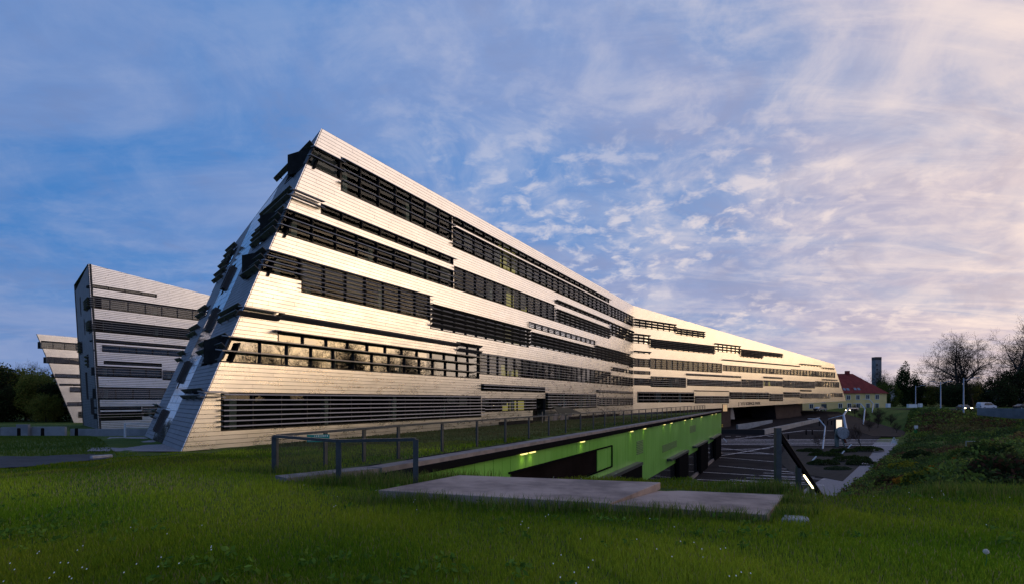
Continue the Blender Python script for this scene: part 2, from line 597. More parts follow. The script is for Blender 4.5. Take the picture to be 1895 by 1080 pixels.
def toe_x(Y):
    return 30 + 0.82 * (np.asarray(Y, float) - 50.5)


def ground_z(X, Y, low_drop=0.25):
    X = np.asarray(X, float); Y = np.asarray(Y, float)
    pz = plaza_z(Y)
    pw = (X - wall_x(Y)) / 1.1187
    pt = (X - toe_x(Y)) / 1.293
    xf = -17.23 + 0.5315 * (Y - 28.13)
    # high ground: lawn near the camera, planted roof between the wall and the long facade
    lawn = np.interp(Y, [0, 5, 9, 14], [1.02, 0.93, 0.78, 0.80])
    fr = np.clip((X - xf) / np.maximum(wall_x(Y) - xf, 1.0), 0, 1)
    roof = 0.84 * fr
    w = np.maximum(sstep(12, 26, Y), sstep(8, 19.5, Y) * sstep(-9, -15, X))
    hi = lawn * (1 - w) + roof * w
    hi = hi - 1.45 * sstep(34, 66, Y) * sstep(-18, -32, X)
    hi = hi - 1.2 * sstep(80, 130, Y) * sstep(-40, -80, X)
    # the embankment right of the plaza
    s = np.interp(Y, [10, 30, 55, 90, 130], [0.87, 0.60, 0.31, 0.19, 0.15])
    cap = np.interp(Y, [0, 12, 20, 60, 100, 112, 122], [0.8, 0.72, 0.45, 0.0, -0.9, -0.9, 0.1])
    emb = np.minimum(pz + s * np.maximum(pt, 0), cap)
    low = np.where(pt > 0, emb, pz - low_drop)
    rise = sstep(108, 126, Y) * sstep(86, 100, X - (Y - 122) * 0.25)
    low = low * (1 - rise) + 0.05 * rise
    edge = 13.1 - 2.6 * sstep(4.6, 6.6, X)
    t = sstep(edge - 0.2, edge + 1.7, Y)
    right = hi * (1 - t) + np.minimum(low, hi) * t
    z = np.where((pw < -0.55) & (Y < 90.5), hi, right)
    back = np.where(Y >= 90.5, np.where(X < -25, hi, low), z)
    z = np.where(Y >= 90.5, back, z)
    # small unevenness of the turf
    z = z + np.where((Y < 40) & (z > -0.5), 0.035 * np.sin(X * 0.9 + 0.6) * np.sin(Y * 0.7 + 1.1) + 0.02 * np.sin(X * 2.3 + Y * 1.7), 0)
    return z


def axis(segs):
    out = []
    for a, b, st in segs:
        out += list(np.arange(a, b - 1e-6, st))
    out.append(segs[-1][1])
    return np.array(out)


gx = axis([(-3200, -400, 200), (-400, -120, 20), (-120, -40, 2.5), (-40, 40, 0.6), (40, 130, 1.5), (130, 400, 20), (400, 3200, 200)])
gy = axis([(-400, -20, 40), (-20, 0, 2), (0, 40, 0.5), (40, 100, 0.8), (100, 180, 2.0), (180, 400, 20), (400, 5000, 200)])
GX, GY = np.meshgrid(gx, gy)
GZ = ground_z(GX, GY)
nv = GX.size
verts = np.stack([GX.ravel(), GY.ravel(), GZ.ravel()], 1)
nx, ny = len(gx), len(gy)
idx = np.arange(nv).reshape(ny, nx)
quads = np.stack([idx[:-1, :-1].ravel(), idx[:-1, 1:].ravel(), idx[1:, 1:].ravel(), idx[1:, :-1].ravel()], 1)


def np_mesh(name, verts, faces, m, parent=None, tint=None, smooth=False):
    me = bpy.data.meshes.new(name)
    k = faces.shape[1]
    me.vertices.add(len(verts)); me.vertices.foreach_set('co', np.ascontiguousarray(verts, dtype=np.float32).ravel())
    me.loops.add(faces.size); me.loops.foreach_set('vertex_index', np.ascontiguousarray(faces, dtype=np.int32).ravel())
    me.polygons.add(len(faces))
    me.polygons.foreach_set('loop_start', np.arange(0, faces.size, k, dtype=np.int32))
    if smooth:
        me.polygons.foreach_set('use_smooth', np.ones(len(faces), dtype=bool))
    if tint is not None:
        a = me.color_attributes.new('tint', 'FLOAT_COLOR', 'POINT')
        a.data.foreach_set('color', np.ascontiguousarray(tint, dtype=np.float32).ravel())
    me.update(calc_edges=True)
    me.materials.append(MATS[m])
    o = bpy.data.objects.new(name, me)
    link(o, parent)
    return o


def ground_mat():
    m = bpy.data.materials.new('turf'); m.use_nodes = True
    t = m.node_tree; p = t.nodes['Principled BSDF']
    g = nd(t, 'ShaderNodeNewGeometry')
    n1 = nd(t, 'ShaderNodeTexNoise', i_Scale=0.22, i_Detail=8.0, i_Roughness=0.65)
    n2 = nd(t, 'ShaderNodeTexNoise', i_Scale=2.6, i_Detail=6.0, i_Roughness=0.7)
    n3 = nd(t, 'ShaderNodeTexNoise', i_Scale=28.0, i_Detail=4.0)
    for n in (n1, n2, n3):
        t.links.new(g.outputs['Position'], n.inputs['Vector'])
    c = wmix(wmap(n1.outputs[0], 0.35, 0.65, tree=t), (0.065, 0.12, 0.020), (0.13, 0.17, 0.034), tree=t)
    c = wmix(wmap(n2.outputs[0], 0.52, 0.75, tree=t), c, (0.12, 0.10, 0.042), tree=t)
    c = wmix(wmap(n3.outputs[0], 0.3, 0.7, tree=t), c, wmix(1.0, c, (0.5, 0.5, 0.5), tree=t, blend='MULTIPLY'), tree=t)
    t.links.new(c, p.inputs['Base Color'])
    p.inputs['Roughness'].default_value = 0.95
    p.inputs['Specular IOR Level'].default_value = 0.1
    b = nd(t, 'ShaderNodeBump', i_Strength=0.9, i_Distance=0.08)
    t.links.new(n3.outputs[0], b.inputs['Height']); t.links.new(b.outputs[0], p.inputs['Normal'])
    MATS['turf'] = m


ground_mat()
tag(np_mesh('ground', verts, quads, 'turf', smooth=True), 'green lawn and sloping grass ground around the buildings', kind='structure')


def sheet(name, rows, m, label=None, dz=0.0, zf=plaza_z, kind='structure', parent=None, n=10):
    """a ground sheet: rows of (Y, x0, x1)"""
    v, f = [], []
    for Y, x0, x1 in rows:
        for k in range(n + 1):
            x = x0 + (x1 - x0) * k / n
            v.append((x, Y, float(zf(Y)) + dz))
    for i in range(len(rows) - 1):
        for k in range(n):
            a = i * (n + 1) + k
            f.append((a, a + 1, a + n + 2, a + n + 1))
    mb = MB(); mb.v = v; mb.f = f
    o = mb.build(name, m, parent)
    return tag(o, label, kind=kind)


def frange(a, b, st):
    return [a + i * st for i in range(int((b - a) / st) + 1)]


# the paved forecourt below, sloping up to the far road
rows = []
for Y in frange(14, 200, 2):
    x0 = float(wall_x(Y)) if Y < 92 else float(wall_x(92)) - 20 - (Y - 92) * 0.2
    x1 = float(toe_x(Y)) - 4.0 if Y < 112 else min(float(toe_x(Y)) - 4.0, 84 + (Y - 112) * 0.55)
    rows.append((Y, x0, max(x1, x0 + 0.5)))
sheet('forecourt', rows, 'asphalt', 'dark asphalt forecourt with parking bays below the lawn')
rows = [(Y, float(toe_x(Y)) - 4.0, float(toe_x(Y)) + 0.4) for Y in frange(20, 104, 2)]
sheet('gravel_path', rows, 'gravel', 'pale gravel path along the foot of the slope', dz=0.004, n=3)


def marking(name_pts, width=0.14, dz=0.012):
    pass


MARK = MB()
LINES = [((21.3, 62.2), (33.5, 58.0)), ((25.0, 62.0), (30.5, 60.0)), ((28.7, 75.0), (38.0, 66.0)), ((24.2, 68.5), (36.0, 62.2)), ((33.0, 86.3), (43.5, 75.0)),
         ((34.5, 92.0), (47.0, 90.5)), ((34.5, 89.0), (48, 99.0)), ((36.0, 99.0), (48.0, 86.0)), ((35, 95), (46.0, 96.5))]


def strip(a, b, w=0.26, mb=None, dz=0.012):
    mb = mb if mb is not None else MB()
    a = Vector((a[0], a[1], 0)); b = Vector((b[0], b[1], 0))
    d = (b - a); L = d.length; d.normalize(); s = Vector((-d.y, d.x, 0)) * w / 2
    n = max(1, int(L / 3))
    base = len(mb.v)
    for i in range(n + 1):
        p = a + d * (L * i / n)
        for q in (p - s, p + s):
            mb.v.append((q.x, q.y, float(plaza_z(q.y)) + dz))
    for i in range(n):
        mb.f.append((base + 2 * i, base + 2 * i + 1, base + 2 * i + 3, base + 2 * i + 2))
    return mb


for a, b in LINES:
    tag(strip(a, b).build('road_marking', 'marking'), kind='structure')
for i in range(9):                       # bay lines beside the planting beds
    y = 53.5 + i * 2.1
    x = float(toe_x(y)) - 5.2
    tag(strip((x - 7.6 + i * 0.25, y + 1.6), (x, y), 0.24).build('road_marking', 'marking'), kind='structure')
for i in range(5):                       # the crossing at the far side of the beds
    tag(strip((38 + i * 0.6, 101.5 + i * 1.7), (77.0 + i * 1.5, 99.8 + i * 1.9), 0.42).build('road_marking', 'marking'), kind='structure')
for i in range(7):
    x = 40 + i * 2.2
    tag(strip((x, 112.5), (x + 1.1, 112.5), 0.25).build('road_marking', 'marking'), kind='structure')
tag(strip((44, 108), (66, 122), 0.3).build('road_marking', 'marking'), kind='structure')
tag(strip((66, 122), (74, 121.5), 0.3).build('road_marking', 'marking'), kind='structure')
tag(strip((73, 137), (86, 151), 0.3).build('road_marking', 'marking'), kind='structure')

# asphalt path on the far left
PATH = [(-45, 9), (-30, 14.4), (-24, 17.2), (-19.1, 20.1), (-18.2, 21.6), (-18.0, 23.9), (-19.9, 26.4), (-23.7, 25.0), (-32, 22.5), (-45, 19)]


def in_poly(poly, x, y):
    r = np.zeros(np.shape(x), bool)
    for i in range(len(poly)):
        (x0, y0), (x1, y1) = poly[i], poly[(i + 1) % len(poly)]
        r ^= ((y0 > y) != (y1 > y)) & (x < (x1 - x0) * (y - y0) / (y1 - y0 + 1e-12) + x0)
    return r


cell = 0.22
ax_, ay_ = np.meshgrid(np.arange(-36, -13.5, cell), np.arange(12, 27.5, cell))
ok = in_poly(PATH, ax_ + 0.12 * np.sin(ay_ * 5.0), ay_ + 0.10 * np.sin(ax_ * 4.0)) | ((ax_ > -18.1) & (ax_ < -14.2) & (np.abs(ay_ - (24.6 + (ax_ + 18) * 0.30)) < 0.26))
mb = MB()
for x, y in zip(ax_[ok], ay_[ok]):
    q = [(x, y), (x + cell, y), (x + cell, y + cell), (x, y + cell)]
    mb.add([(p[0], p[1], float(ground_z(p[0], p[1])) + 0.06) for p in q], [(0, 1, 2, 3)])
tag(mb.build('footpath', 'asphalt_path'), 'dark asphalt footpath ending in the lawn on the left', kind='structure')
# gravel apron under the leaning end wall
mb = MB()
pts = [(-17.0, 27.8), (-27.6, 40.6), (-30.4, 40.8), (-22.2, 28.2)]
mb.add([(x, y, float(ground_z(x, y)) + 0.05) for x, y in pts], [(0, 1, 2, 3)])
tag(mb.build('gravel_strip', 'gravel'), 'grey gravel strip at the foot of the leaning end wall', kind='structure')

# ------------------------------------------------------------------ facade machinery
def free_intervals(u0, u1, blocks):
    out, cur = [], u0
    for a, b in sorted(blocks):
        if a > cur + 0.03:
            out.append((cur, a))
        cur = max(cur, b)
    if cur < u1 - 0.03:
        out.append((cur, u1))
    return out


def clad(pl, halves, u0, u1, v0, v1, rh, L, holes, pieces, m, wall_mb, gap=0.015, jit=0.0016, front=0.0, inset=None):
    """rows of metal panels with open joints, round the window holes, cut to the wall's outline"""
    n = int(math.ceil((v1 - v0) / rh - 1e-6))
    for i in range(n):
        a, b = v0 + i * rh, v0 + (i + 1) * rh
        blocks = [(h[0], h[1]) for h in holes if h[2] < b - 0.02 and h[3] > a + 0.02]
        off = (i % 2) * L / 2 + (i % 5) * 0.17
        for p, q in free_intervals(u0, u1, blocks):
            poly = [(p, a), (q, a), (q, b), (p, b)]
            for h in halves:
                poly = clip(poly, *h)
            if inset:
                poly = clip(poly, *inset)
            if area(poly) > 0.002:
                pl.prism(wall_mb, poly, front - 0.30, front - 0.05)
            cuts = [p]
            k = math.floor((p - off) / L) + 1
            while off + k * L < q - 0.25:
                if off + k * L > p + 0.25:
                    cuts.append(off + k * L)
                k += 1
            cuts.append(q)
            for s, e in zip(cuts[:-1], cuts[1:]):
                poly = [(s + gap / 2, a + gap * 0.8), (e - gap / 2, a + gap * 0.8), (e - gap / 2, b - gap * 0.8), (s + gap / 2, b - gap * 0.8)]
                for h in halves:
                    poly = clip(poly, *h)
                if area(poly) < 0.01:
                    continue
                mb = MB()
                pl.prism(mb, poly, front - 0.05, front, jit)
                pieces.add(mb, m)


def blade(pl, u0, u1, v, style, w=0.06, cut=0.0, mb=None):
    mb = mb or MB()
    if style == 'nose':
        prof = [(w + 0.04, v + 0.005), (w + 0.38, v - 0.030), (w + 0.345, v + 0.035), (w + 0.04, v + 0.03)]
    elif style == 'thin':
        prof = [(w + 0.04, v), (w + 0.26, v - 0.018), (w + 0.24, v + 0.022), (w + 0.04, v + 0.02)]
    elif style == 'hood':
        prof = [(w, v + 0.02), (w + 0.62, v - 0.06), (w + 0.62, v - 0.01), (w, v + 0.08)]
    else:                                # 'dark': a plate that tips up towards its outer edge
        prof = [(w + 0.03, v - 0.13), (w + 0.34, v + 0.10), (w + 0.33, v + 0.13), (w + 0.02, v - 0.10)]
    n = len(prof)
    vs = [pl.P(u0, b, a) for a, b in prof] + [pl.P(u1, b, a) for a, b in prof]
    fs = [tuple(range(n)), tuple(range(n, 2 * n))[::-1]] + [(i, (i + 1) % n, n + (i + 1) % n, n + i) for i in range(n)]
    return mb.add(vs, fs)


def window(pl, owner, u0, u1, v0, v1, nb, style, panes, mullions, blades, bay=1.95, slant=None, room=2.6, glass='glass', over=0.0, bv=None, lit=(), stuff=True):
    """a window band: frame (the part) with panes, mullions, louvre blades and the room behind it; slant = function v -> left edge"""
    lb, lt = (slant(v0), slant(v1)) if slant else (u0, u0)
    lb += 0.02; lt += 0.02
    f = MB()
    t = 0.07
    pl.prism(f, [(lb, v0), (u1, v0), (u1, v0 + t), (lb + (lt - lb) * t / (v1 - v0), v0 + t)], -0.30, 0.012)
    pl.prism(f, [(lt - (lt - lb) * t / (v1 - v0), v1 - t), (u1, v1 - t), (u1, v1), (lt, v1)], -0.30, 0.012)
    k = 0.06
    pl.prism(f, [(lb, v0 + t), (lb + k, v0 + t), (lt + k, v1 - t), (lt, v1 - t)], -0.30, 0.010)
    pl.prism(f, [(u1 - k, v0 + t), (u1, v0 + t), (u1, v1 - t), (u1 - k, v1 - t)], -0.30, 0.010)
    win = f.build('window', 'frame', owner)
    # bays
    nb_bays = max(1, int(round((u1 - max(lb, lt)) / bay)))
    cuts = [max(lb, lt) + (u1 - max(lb, lt)) * i / nb_bays for i in range(nb_bays + 1)]
    for i in range(nb_bays):
        a, b = cuts[i], cuts[i + 1]
        p = MB()
        al, ah = (lb, lt) if i == 0 else (a, a)
        quad = [(al, v0 + 0.03), (b, v0 + 0.03), (b, v1 - 0.03), (ah, v1 - 0.03)]
        p.add([pl.P(u, v, -0.14) for u, v in quad], [(0, 1, 2, 3)])
        panes.add(p, glass, win)
        if i:
            q = MB()
            pl.rect(q, a - 0.028, a + 0.028, v0 + t, v1 - t, -0.20, 0.0)
            mullions.add(q, 'frame', win)
    # room: floor, ceiling, back and side walls
    r = MB()
    c = [(max(lb, lt) + 0.03, v0 + 0.02), (u1 - 0.03, v0 + 0.02), (u1 - 0.03, v1 - 0.02), (max(lb, lt) + 0.03, v1 - 0.02)]
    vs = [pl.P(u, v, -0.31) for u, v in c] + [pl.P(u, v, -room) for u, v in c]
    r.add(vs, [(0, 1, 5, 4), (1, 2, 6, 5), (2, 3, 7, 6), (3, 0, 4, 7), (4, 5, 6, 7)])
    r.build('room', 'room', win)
    H = v1 - v0
    if H > 1.1 and stuff:
        s = MB()
        for x in np.arange(max(lb, lt) + 1.2, u1 - 0.6, 7.2):
            pl.rect(s, x, x + 0.45, v0 + 0.03, v1 - 0.03, -1.5, -1.05)
        if s.v:
            s.build('column', 'column', win)
    if H > 1.1 and stuff:
        for i in range(nb_bays):
            if random.random() < 0.22:
                a, b = cuts[i] + 0.06, cuts[i + 1] - 0.06
                drop = random.uniform(0.25, 0.95) * (H - 0.2)
                s = MB(); pl.rect(s, a, b, v1 - 0.08 - drop, v1 - 0.08, -0.36, -0.34); s.build('blind', 'curtain', win)
    for (x0, x1, y0, y1) in lit:
        s = MB(); pl.rect(s, x0, x1, y0, y1, -1.0, -0.9); s.build('lit_room', 'room_lit', win)
    if bv is None:
        bv = [v1 - 0.05 - (H - 0.1) * (i + 0.25) / nb for i in range(nb)] if nb else []
    for v in bv:
        ub = (slant(v) - over) if slant else u0 - over
        m = 'blade_dark' if style == 'dark' else 'blade'
        blades.add(blade(pl, ub, u1 + (0.08 if not slant else 0.05), v, style), m, win)
    return win


# ------------------------------------------------------------------ the long office building
B0 = Vector((-17.23, 28.13, 0)); LEAN = Vector((4.42, 8.31, 20.96)) / 20.96
F1 = Plane(B0, (0.5315, 1, 0))
F2 = Plane((23.53, 104.83, 0), (1.2525, 1, 0))
FE = Plane(B0, (-10.17, 12.17, 0), LEAN, flip=True)
TOP = 20.94
K1 = 86.85                                # facade length to the fold
RH = TOP / 87
HQ = thing('office_building', 'long silver metal-clad office building with slanted end and dark louvred window bands', 'building', B0)
panels = Pieces('cladding_panel', HQ, 'cladding_panel_field')
panes = Pieces('pane', HQ, 'pane_field')
mullions = Pieces('mullion', HQ, 'mullion_field')
blades = Pieces('louvre_blade', HQ, 'louvre_blade_field')


def snap(v):
    return round(v / RH) * RH


def left(v):
    return v * 9.37 / 20.94


# (u0, u1, bottom, top, number of blades, style); u0 None = starts at the slanted corner
W1 = [(None, 11.1, 18.12, 19.55, 2, 'nose'), (11.1, 24.85, 17.45, 19.65, 3, 'nose'), (24.95, 71.8, 19.1, 19.8, 1, 'nose'), (24.95, 71.5, 16.92, 18.68, 4, 'nose'), (71.8, 86.5, 16.8, 18.8, 4, 'nose'),
      (9.3, 25.1, 15.2, 15.97, 1, 'nose'), (None, 25.1, 13.05, 14.7, 3, 'nose'), (25.2, 48.6, 13.1, 15.25, 6, 'thin'), (48.6, 72.0, 15.45, 15.98, 1, 'dark'), (48.7, 71.8, 12.88, 14.8, 4, 'dark'), (71.9, 86.5, 13.75, 15.87, 4, 'dark'),
      (None, 7.7, 10.33, 11.68, 4, 'nose'), (7.7, 21.5, 9.63, 11.70, 7, 'thin'), (21.5, 40.95, 8.85, 11.08, 5, 'dark'), (41.0, 64.7, 11.35, 12.1, 3, 'thin'), (41.05, 64.0, 9.25, 10.92, 4, 'dark'), (64.3, 83.8, 9.2, 11.2, 5, 'dark'), (83.8, 86.6, 9.0, 10.95, 4, 'dark'),
      (5.8, 25.6, 7.62, 8.05, 2, 'dark'), (25.6, 29.7, 7.05, 8.08, 2, 'dark'), (5.9, 29.7, 6.28, 6.95, 1, 'hood'), (None, 29.7, 4.92, 6.2, 2, 'hood'), (29.75, 72.6, 5.3, 7.5, 6, 'thin'), (72.7, 86.6, 7.8, 8.45, 2, 'thin'), (72.8, 86.6, 5.4, 7.05, 4, 'thin'),
      (2.2, 30.05, 1.0, 3.1, 7, 'nose'), (30.0, 45.7, 3.6, 4.27, 2, 'nose'), (30.2, 42.1, 1.33, 3.0, 4, 'nose'), (45.7, 65.3, 1.52, 3.5, 6, 'nose'), (65.2, 86.6, 3.8, 4.35, 2, 'nose'), (65.5, 86.6, 1.6, 3.12, 4, 'nose')]
LIT = {(30.2, 1.33): [(36.3, 38.0, 1.4, 2.4), (39.2, 41.5, 1.4, 2.6)], (29.75, 5.3): [(38.5, 39.9, 5.35, 6.2), (36.0, 37.6, 5.35, 6.6)], (25.2, 13.1): [(37.2, 38.8, 13.2, 14.9), (41, 42.3, 13.2, 13.9)],
       (21.5, 8.85): [(36.5, 38.2, 8.9, 10.9), (39, 40.5, 8.9, 9.6)], (24.95, 16.92): [(35.3, 37.1, 17.0, 18.6), (37.4, 39.2, 17, 18.0)], (24.95, 19.1): [(35.3, 37.1, 19.2, 19.7), (37.4, 39.2, 19.2, 19.7)], (45.7, 1.52): []}
COATED = {(21.5, 8.85), (41.05, 9.25), (64.3, 9.2), (5.8, 7.62), (41.0, 11.35), (48.7, 12.88), (71.9, 13.75), (72.7, 7.8)}
SUNSET = {(5.9, 6.28), (None, 4.92), (25.6, 7.05)}
HALF = {(29.75, 5.3), (72.8, 5.4), (25.6, 7.05), (83.8, 9.0), (71.8, 16.8)}
holes = []
for (a, b, lo, hi, nb, st) in W1:
    lo, hi = snap(lo), snap(hi)
    holes.append((-5 if a is None else a, b, lo, hi))
holes.append((42.1, 45.7, 0.0, snap(2.9)))
halves1 = [(-1, 9.37 / 20.94, 0.0), (1, 0, K1 - 0.01)]
wall = MB()
clad(F1, halves1, -1, K1, 0, TOP, RH, 3.5, holes, panels, 'cladding', wall, jit=0.0007, inset=(-1, 9.37 / 20.94, -0.5))
for (a, b, lo, hi, nb, st) in W1:
    lit = LIT.get((a, lo), ())
    over = 0.25 if a is None else 0.10
    bv = None
    if st == 'hood':
        bv = [snap(hi) - 0.05] if nb == 1 else [snap(hi) - 0.02, snap(lo) + 0.62]
        over = 0.6 if a is None else 0.25
    window(F1, HQ, a if a is not None else 0, b, snap(lo), snap(hi), nb, st, panes, mullions, blades, slant=left if a is None else None, over=over, bv=bv, lit=lit, glass='glass_coated' if (a, lo) in COATED else ('glass_sunset' if (a, lo) in SUNSET else ('glass_half' if (a, lo) in HALF else 'glass')))
# louvres that run on from the corner in front of plain cladding
for u0, u1, v, st in ((left(15.9) - 0.4, 9.3, 15.9, 'nose'), (left(15.5) - 0.4, 9.3, 15.5, 'nose'), (left(8.05) - 0.4, 5.9, 8.02, 'hood'), (left(7.65) - 0.4, 5.9, 7.66, 'dark'), (left(3.2) - 0.6, 2.2, 3.12, 'hood'), (left(2.9) - 0.5, 2.2, 2.86, 'nose')):
    blades.add(blade(F1, u0, u1, v, st), 'blade' if st != 'dark' else 'blade_dark')
# entrance recess with a sheet of glass
mb = MB(); F1.rect(mb, 42.15, 45.65, 0.02, snap(2.9), -1.2, -1.1)
ent = mb.build('entrance', 'brown_wall', HQ)
mb = MB(); mb.add([F1.P(u, v, -0.3) for u, v in ((42.15, 0.05), (45.65, 0.05), (45.65, 2.85), (42.15, 2.85))], [(0, 1, 2, 3)]); mb.build('pane', 'glass', ent)
mb = MB(); F1.rect(mb, 42.4, 43.2, 0.1, 2.7, -0.9, -0.8); mb.build('lit_room', 'room_lit', ent)
wall.build('wall', 'backing', HQ)

# second facade beyond the fold
W2 = [(0.1, 13.8, 16.75, 18.6, 3, 'dark'), (13.9, 24.5, 16.42, 17.9, 3, 'dark'),
      (0.1, 5.0, 13.6, 15.75, 3, 'dark'), (5.05, 28.6, 12.93, 14.97, 5, 'dark'), (28.65, 39.9, 13.6, 15.57, 3, 'dark'), (39.95, 50.8, 13.05, 14.88, 5, 'dark'), (50.9, 61.4, 13.77, 14.87, 3, 'dark'),
      (0.1, 5.2, 11.75, 12.2, 1, 'dark'), (0.1, 5.2, 9.05, 10.9, 4, 'thin'), (5.25, 31.9, 8.97, 11.12, 5, 'thin'), (32.2, 66.6, 9.33, 10.86, 4, 'thin'), (31.7, 71.5, 11.8, 12.15, 1, 'dark'), (71.55, 85.5, 12.25, 12.68, 1, 'dark'), (86.0, 94.9, 11.8, 12.3, 1, 'dark'), (66.7, 95.8, 9.3, 11.0, 4, 'thin'),
      (0.1, 5.3, 7.7, 8.35, 2, 'thin'), (0.1, 5.4, 5.45, 7.05, 4, 'thin'), (5.45, 17.6, 5.3, 7.38, 5, 'nose'), (17.6, 40.5, 7.88, 8.45, 2, 'thin'), (18.0, 40.5, 5.72, 7.25, 4, 'nose'), (40.6, 51.2, 5.75, 7.7, 5, 'nose'), (51.3, 61.8, 8.1, 8.72, 2, 'thin'), (51.4, 61.8, 6.2, 7.65, 4, 'nose'), (61.9, 81.6, 6.0, 7.98, 5, 'nose'), (81.7, 99.0, 6.45, 8.3, 5, 'thin'), (86.3, 97.6, 8.35, 9.0, 2, 'thin'),
      (1.2, 20.7, 2.2, 4.28, 3, 'nose'), (20.7, 35.0, 4.48, 4.8, 1, 'thin'), (20.9, 35.0, 1.9, 3.52, 4, 'nose'), (35.1, 54.3, 2.8, 4.5, 3, 'nose'), (54.4, 62.0, 2.5, 4.35, 4, 'nose'), (62.1, 72.0, 3.25, 4.75, 3, 'nose'), (72.1, 79.4, 4.98, 5.45, 1, 'thin'), (72.15, 91.7, 3.2, 4.5, 4, 'nose'), (92.4, 101.6, 3.5, 4.85, 4, 'thin')]
holes2 = [(a, b, snap(lo), snap(hi)) for (a, b, lo, hi, nb, st) in W2]
halves2 = [(1, 0.838, 104.2 + 2.43 * 0.838), (0.0781, 1, TOP), (0.0217, -1, -0.14), (-1, 0, -0.01)]
wall = MB()
clad(F2, halves2, 0, 105, 0, TOP, RH, 4.2, holes2, panels, 'cladding_far', wall, jit=0.0001)
for (a, b, lo, hi, nb, st) in W2:
    lit = [(53.0, 54.0, 6.3, 7.4), (56, 57, 6.3, 7.4)] if (a, lo) == (51.4, 6.2) else ()
    window(F2, HQ, a, b, snap(lo), snap(hi), nb, st, panes, mullions, blades, bay=1.95, over=0.12, lit=lit, room=2.2, glass='glass_coated' if lo > 11.7 else 'glass')
wall.build('wall', 'backing', HQ)

# the leaning end wall
slope_e = (20.96 - 16.05) / 15.86
halvesE = [(slope_e, 1, 20.96), (1, 0, 15.86), (-1, 0, 0)]
ENDWIN = [(0.05, 4.6, 18.15, 19.3), (0.05, 5.6, 13.0, 14.7), (0.05, 3.4, 10.35, 11.6), (0.05, 5.6, 5.0, 6.2), (12.9, 15.7, 13.7, 15.1), (13.0, 15.7, 9.2, 9.9)]
SLOTS = [(9.9, 10.7, 10.9, 12.7), (8.7, 9.4, 7.5, 9.2), (10.6, 11.3, 3.9, 5.4), (11.0, 11.6, 0.5, 2.0)]
wall = MB()
strip_hole = [(6.8, 11.6, -1, 30)] + ENDWIN
clad(FE, halvesE, 0, 15.86, 0, 20.96, 20.96 / 87, 2.3, strip_hole, panels, 'cladding_shaded', wall, jit=0.0025, inset=(-1, 0, -0.5))
slot_holes = [(a, b, lo, hi) for a, b, lo, hi in SLOTS] + [(-1, 6.8, -1, 30), (11.6, 99, -1, 30)]
sp = Pieces('mirror_panel', HQ, 'mirror_panel_field')
for h in slot_holes[:4]:
    pass
clad(FE, halvesE, 6.8, 11.6, 0, 20.96, 0.5, 1.6, slot_holes[:4], sp, 'mirror_strip', wall, gap=0.014, jit=0.006)
sp.finish()
for a, b, lo, hi in SLOTS + ENDWIN:
    mb = MB()
    for r in ((a, b, lo, lo + 0.06), (a, b, hi - 0.06, hi), (a, a + 0.06, lo + 0.06, hi - 0.06), (b - 0.06, b, lo + 0.06, hi - 0.06)):
        FE.rect(mb, *r, -0.05, 0.22 if b - a < 1 else 0.03)
    w = mb.build('slot_window', 'frame', HQ)
    mb = MB(); mb.add([FE.P(u, v, -0.1) for u, v in ((a, lo), (b, lo), (b, hi), (a, hi))], [(0, 1, 2, 3)]); mb.build('pane', 'glass_dark', w)
    mb = MB(); FE.rect(mb, a + 0.02, b - 0.02, lo + 0.02, hi - 0.02, -0.6, -0.5); mb.build('room', 'room', w)
for a0, a1, vs in ((0, 7.6, (19.45,)), (0, 6.6, (15.95, 15.4, 14.55, 14.0)), (0, 5.4, (13.5, 13.1)), (0, 4.0, (11.6, 11.2, 10.8, 10.4)), (0, 5.0, (8.05, 7.65)), (0, 7.6, (6.25, 5.7)), (0, 6.0, (3.15, 2.8)),
                   (12.6, 15.9, (15.2, 14.7, 14.2, 13.7)), (12.2, 15.9, (12.9, 12.4)), (12.6, 15.9, (9.8, 9.3)), (12.2, 15.9, (8.2, 7.7)), (13.2, 15.9, (6.2, 5.7)), (13.4, 15.9, (2.2, 1.8, 1.4))):
    for i, v in enumerate(vs):
        sh = 0.25 * i
        mb = MB()
        prof = [(0.10, v - 0.10), (0.44 - 0.05 * (i % 3), v + 0.02), (0.44 - 0.05 * (i % 3), v + 0.05), (0.10, v - 0.06)]
        e0, e1 = a0 + (-0.3 if a0 == 0 else sh), a1 - (sh if a0 == 0 else 0)
        vsx = [FE.P(e0, y, x) for x, y in prof] + [FE.P(e1, y, x) for x, y in prof]
        mb.add(vsx, [(0, 1, 2, 3), (7, 6, 5, 4), (0, 4, 5, 1), (1, 5, 6, 2), (2, 6, 7, 3), (3, 7, 4, 0)])
        for x in np.arange(a0 + 0.9, e1, 1.9):        # brackets
            FE.rect(mb, x, x + 0.035, v - 0.11, v - 0.05, 0.0, 0.28)
        blades.add(mb, 'blade_dark')
wall.build('wall', 'backing', HQ)

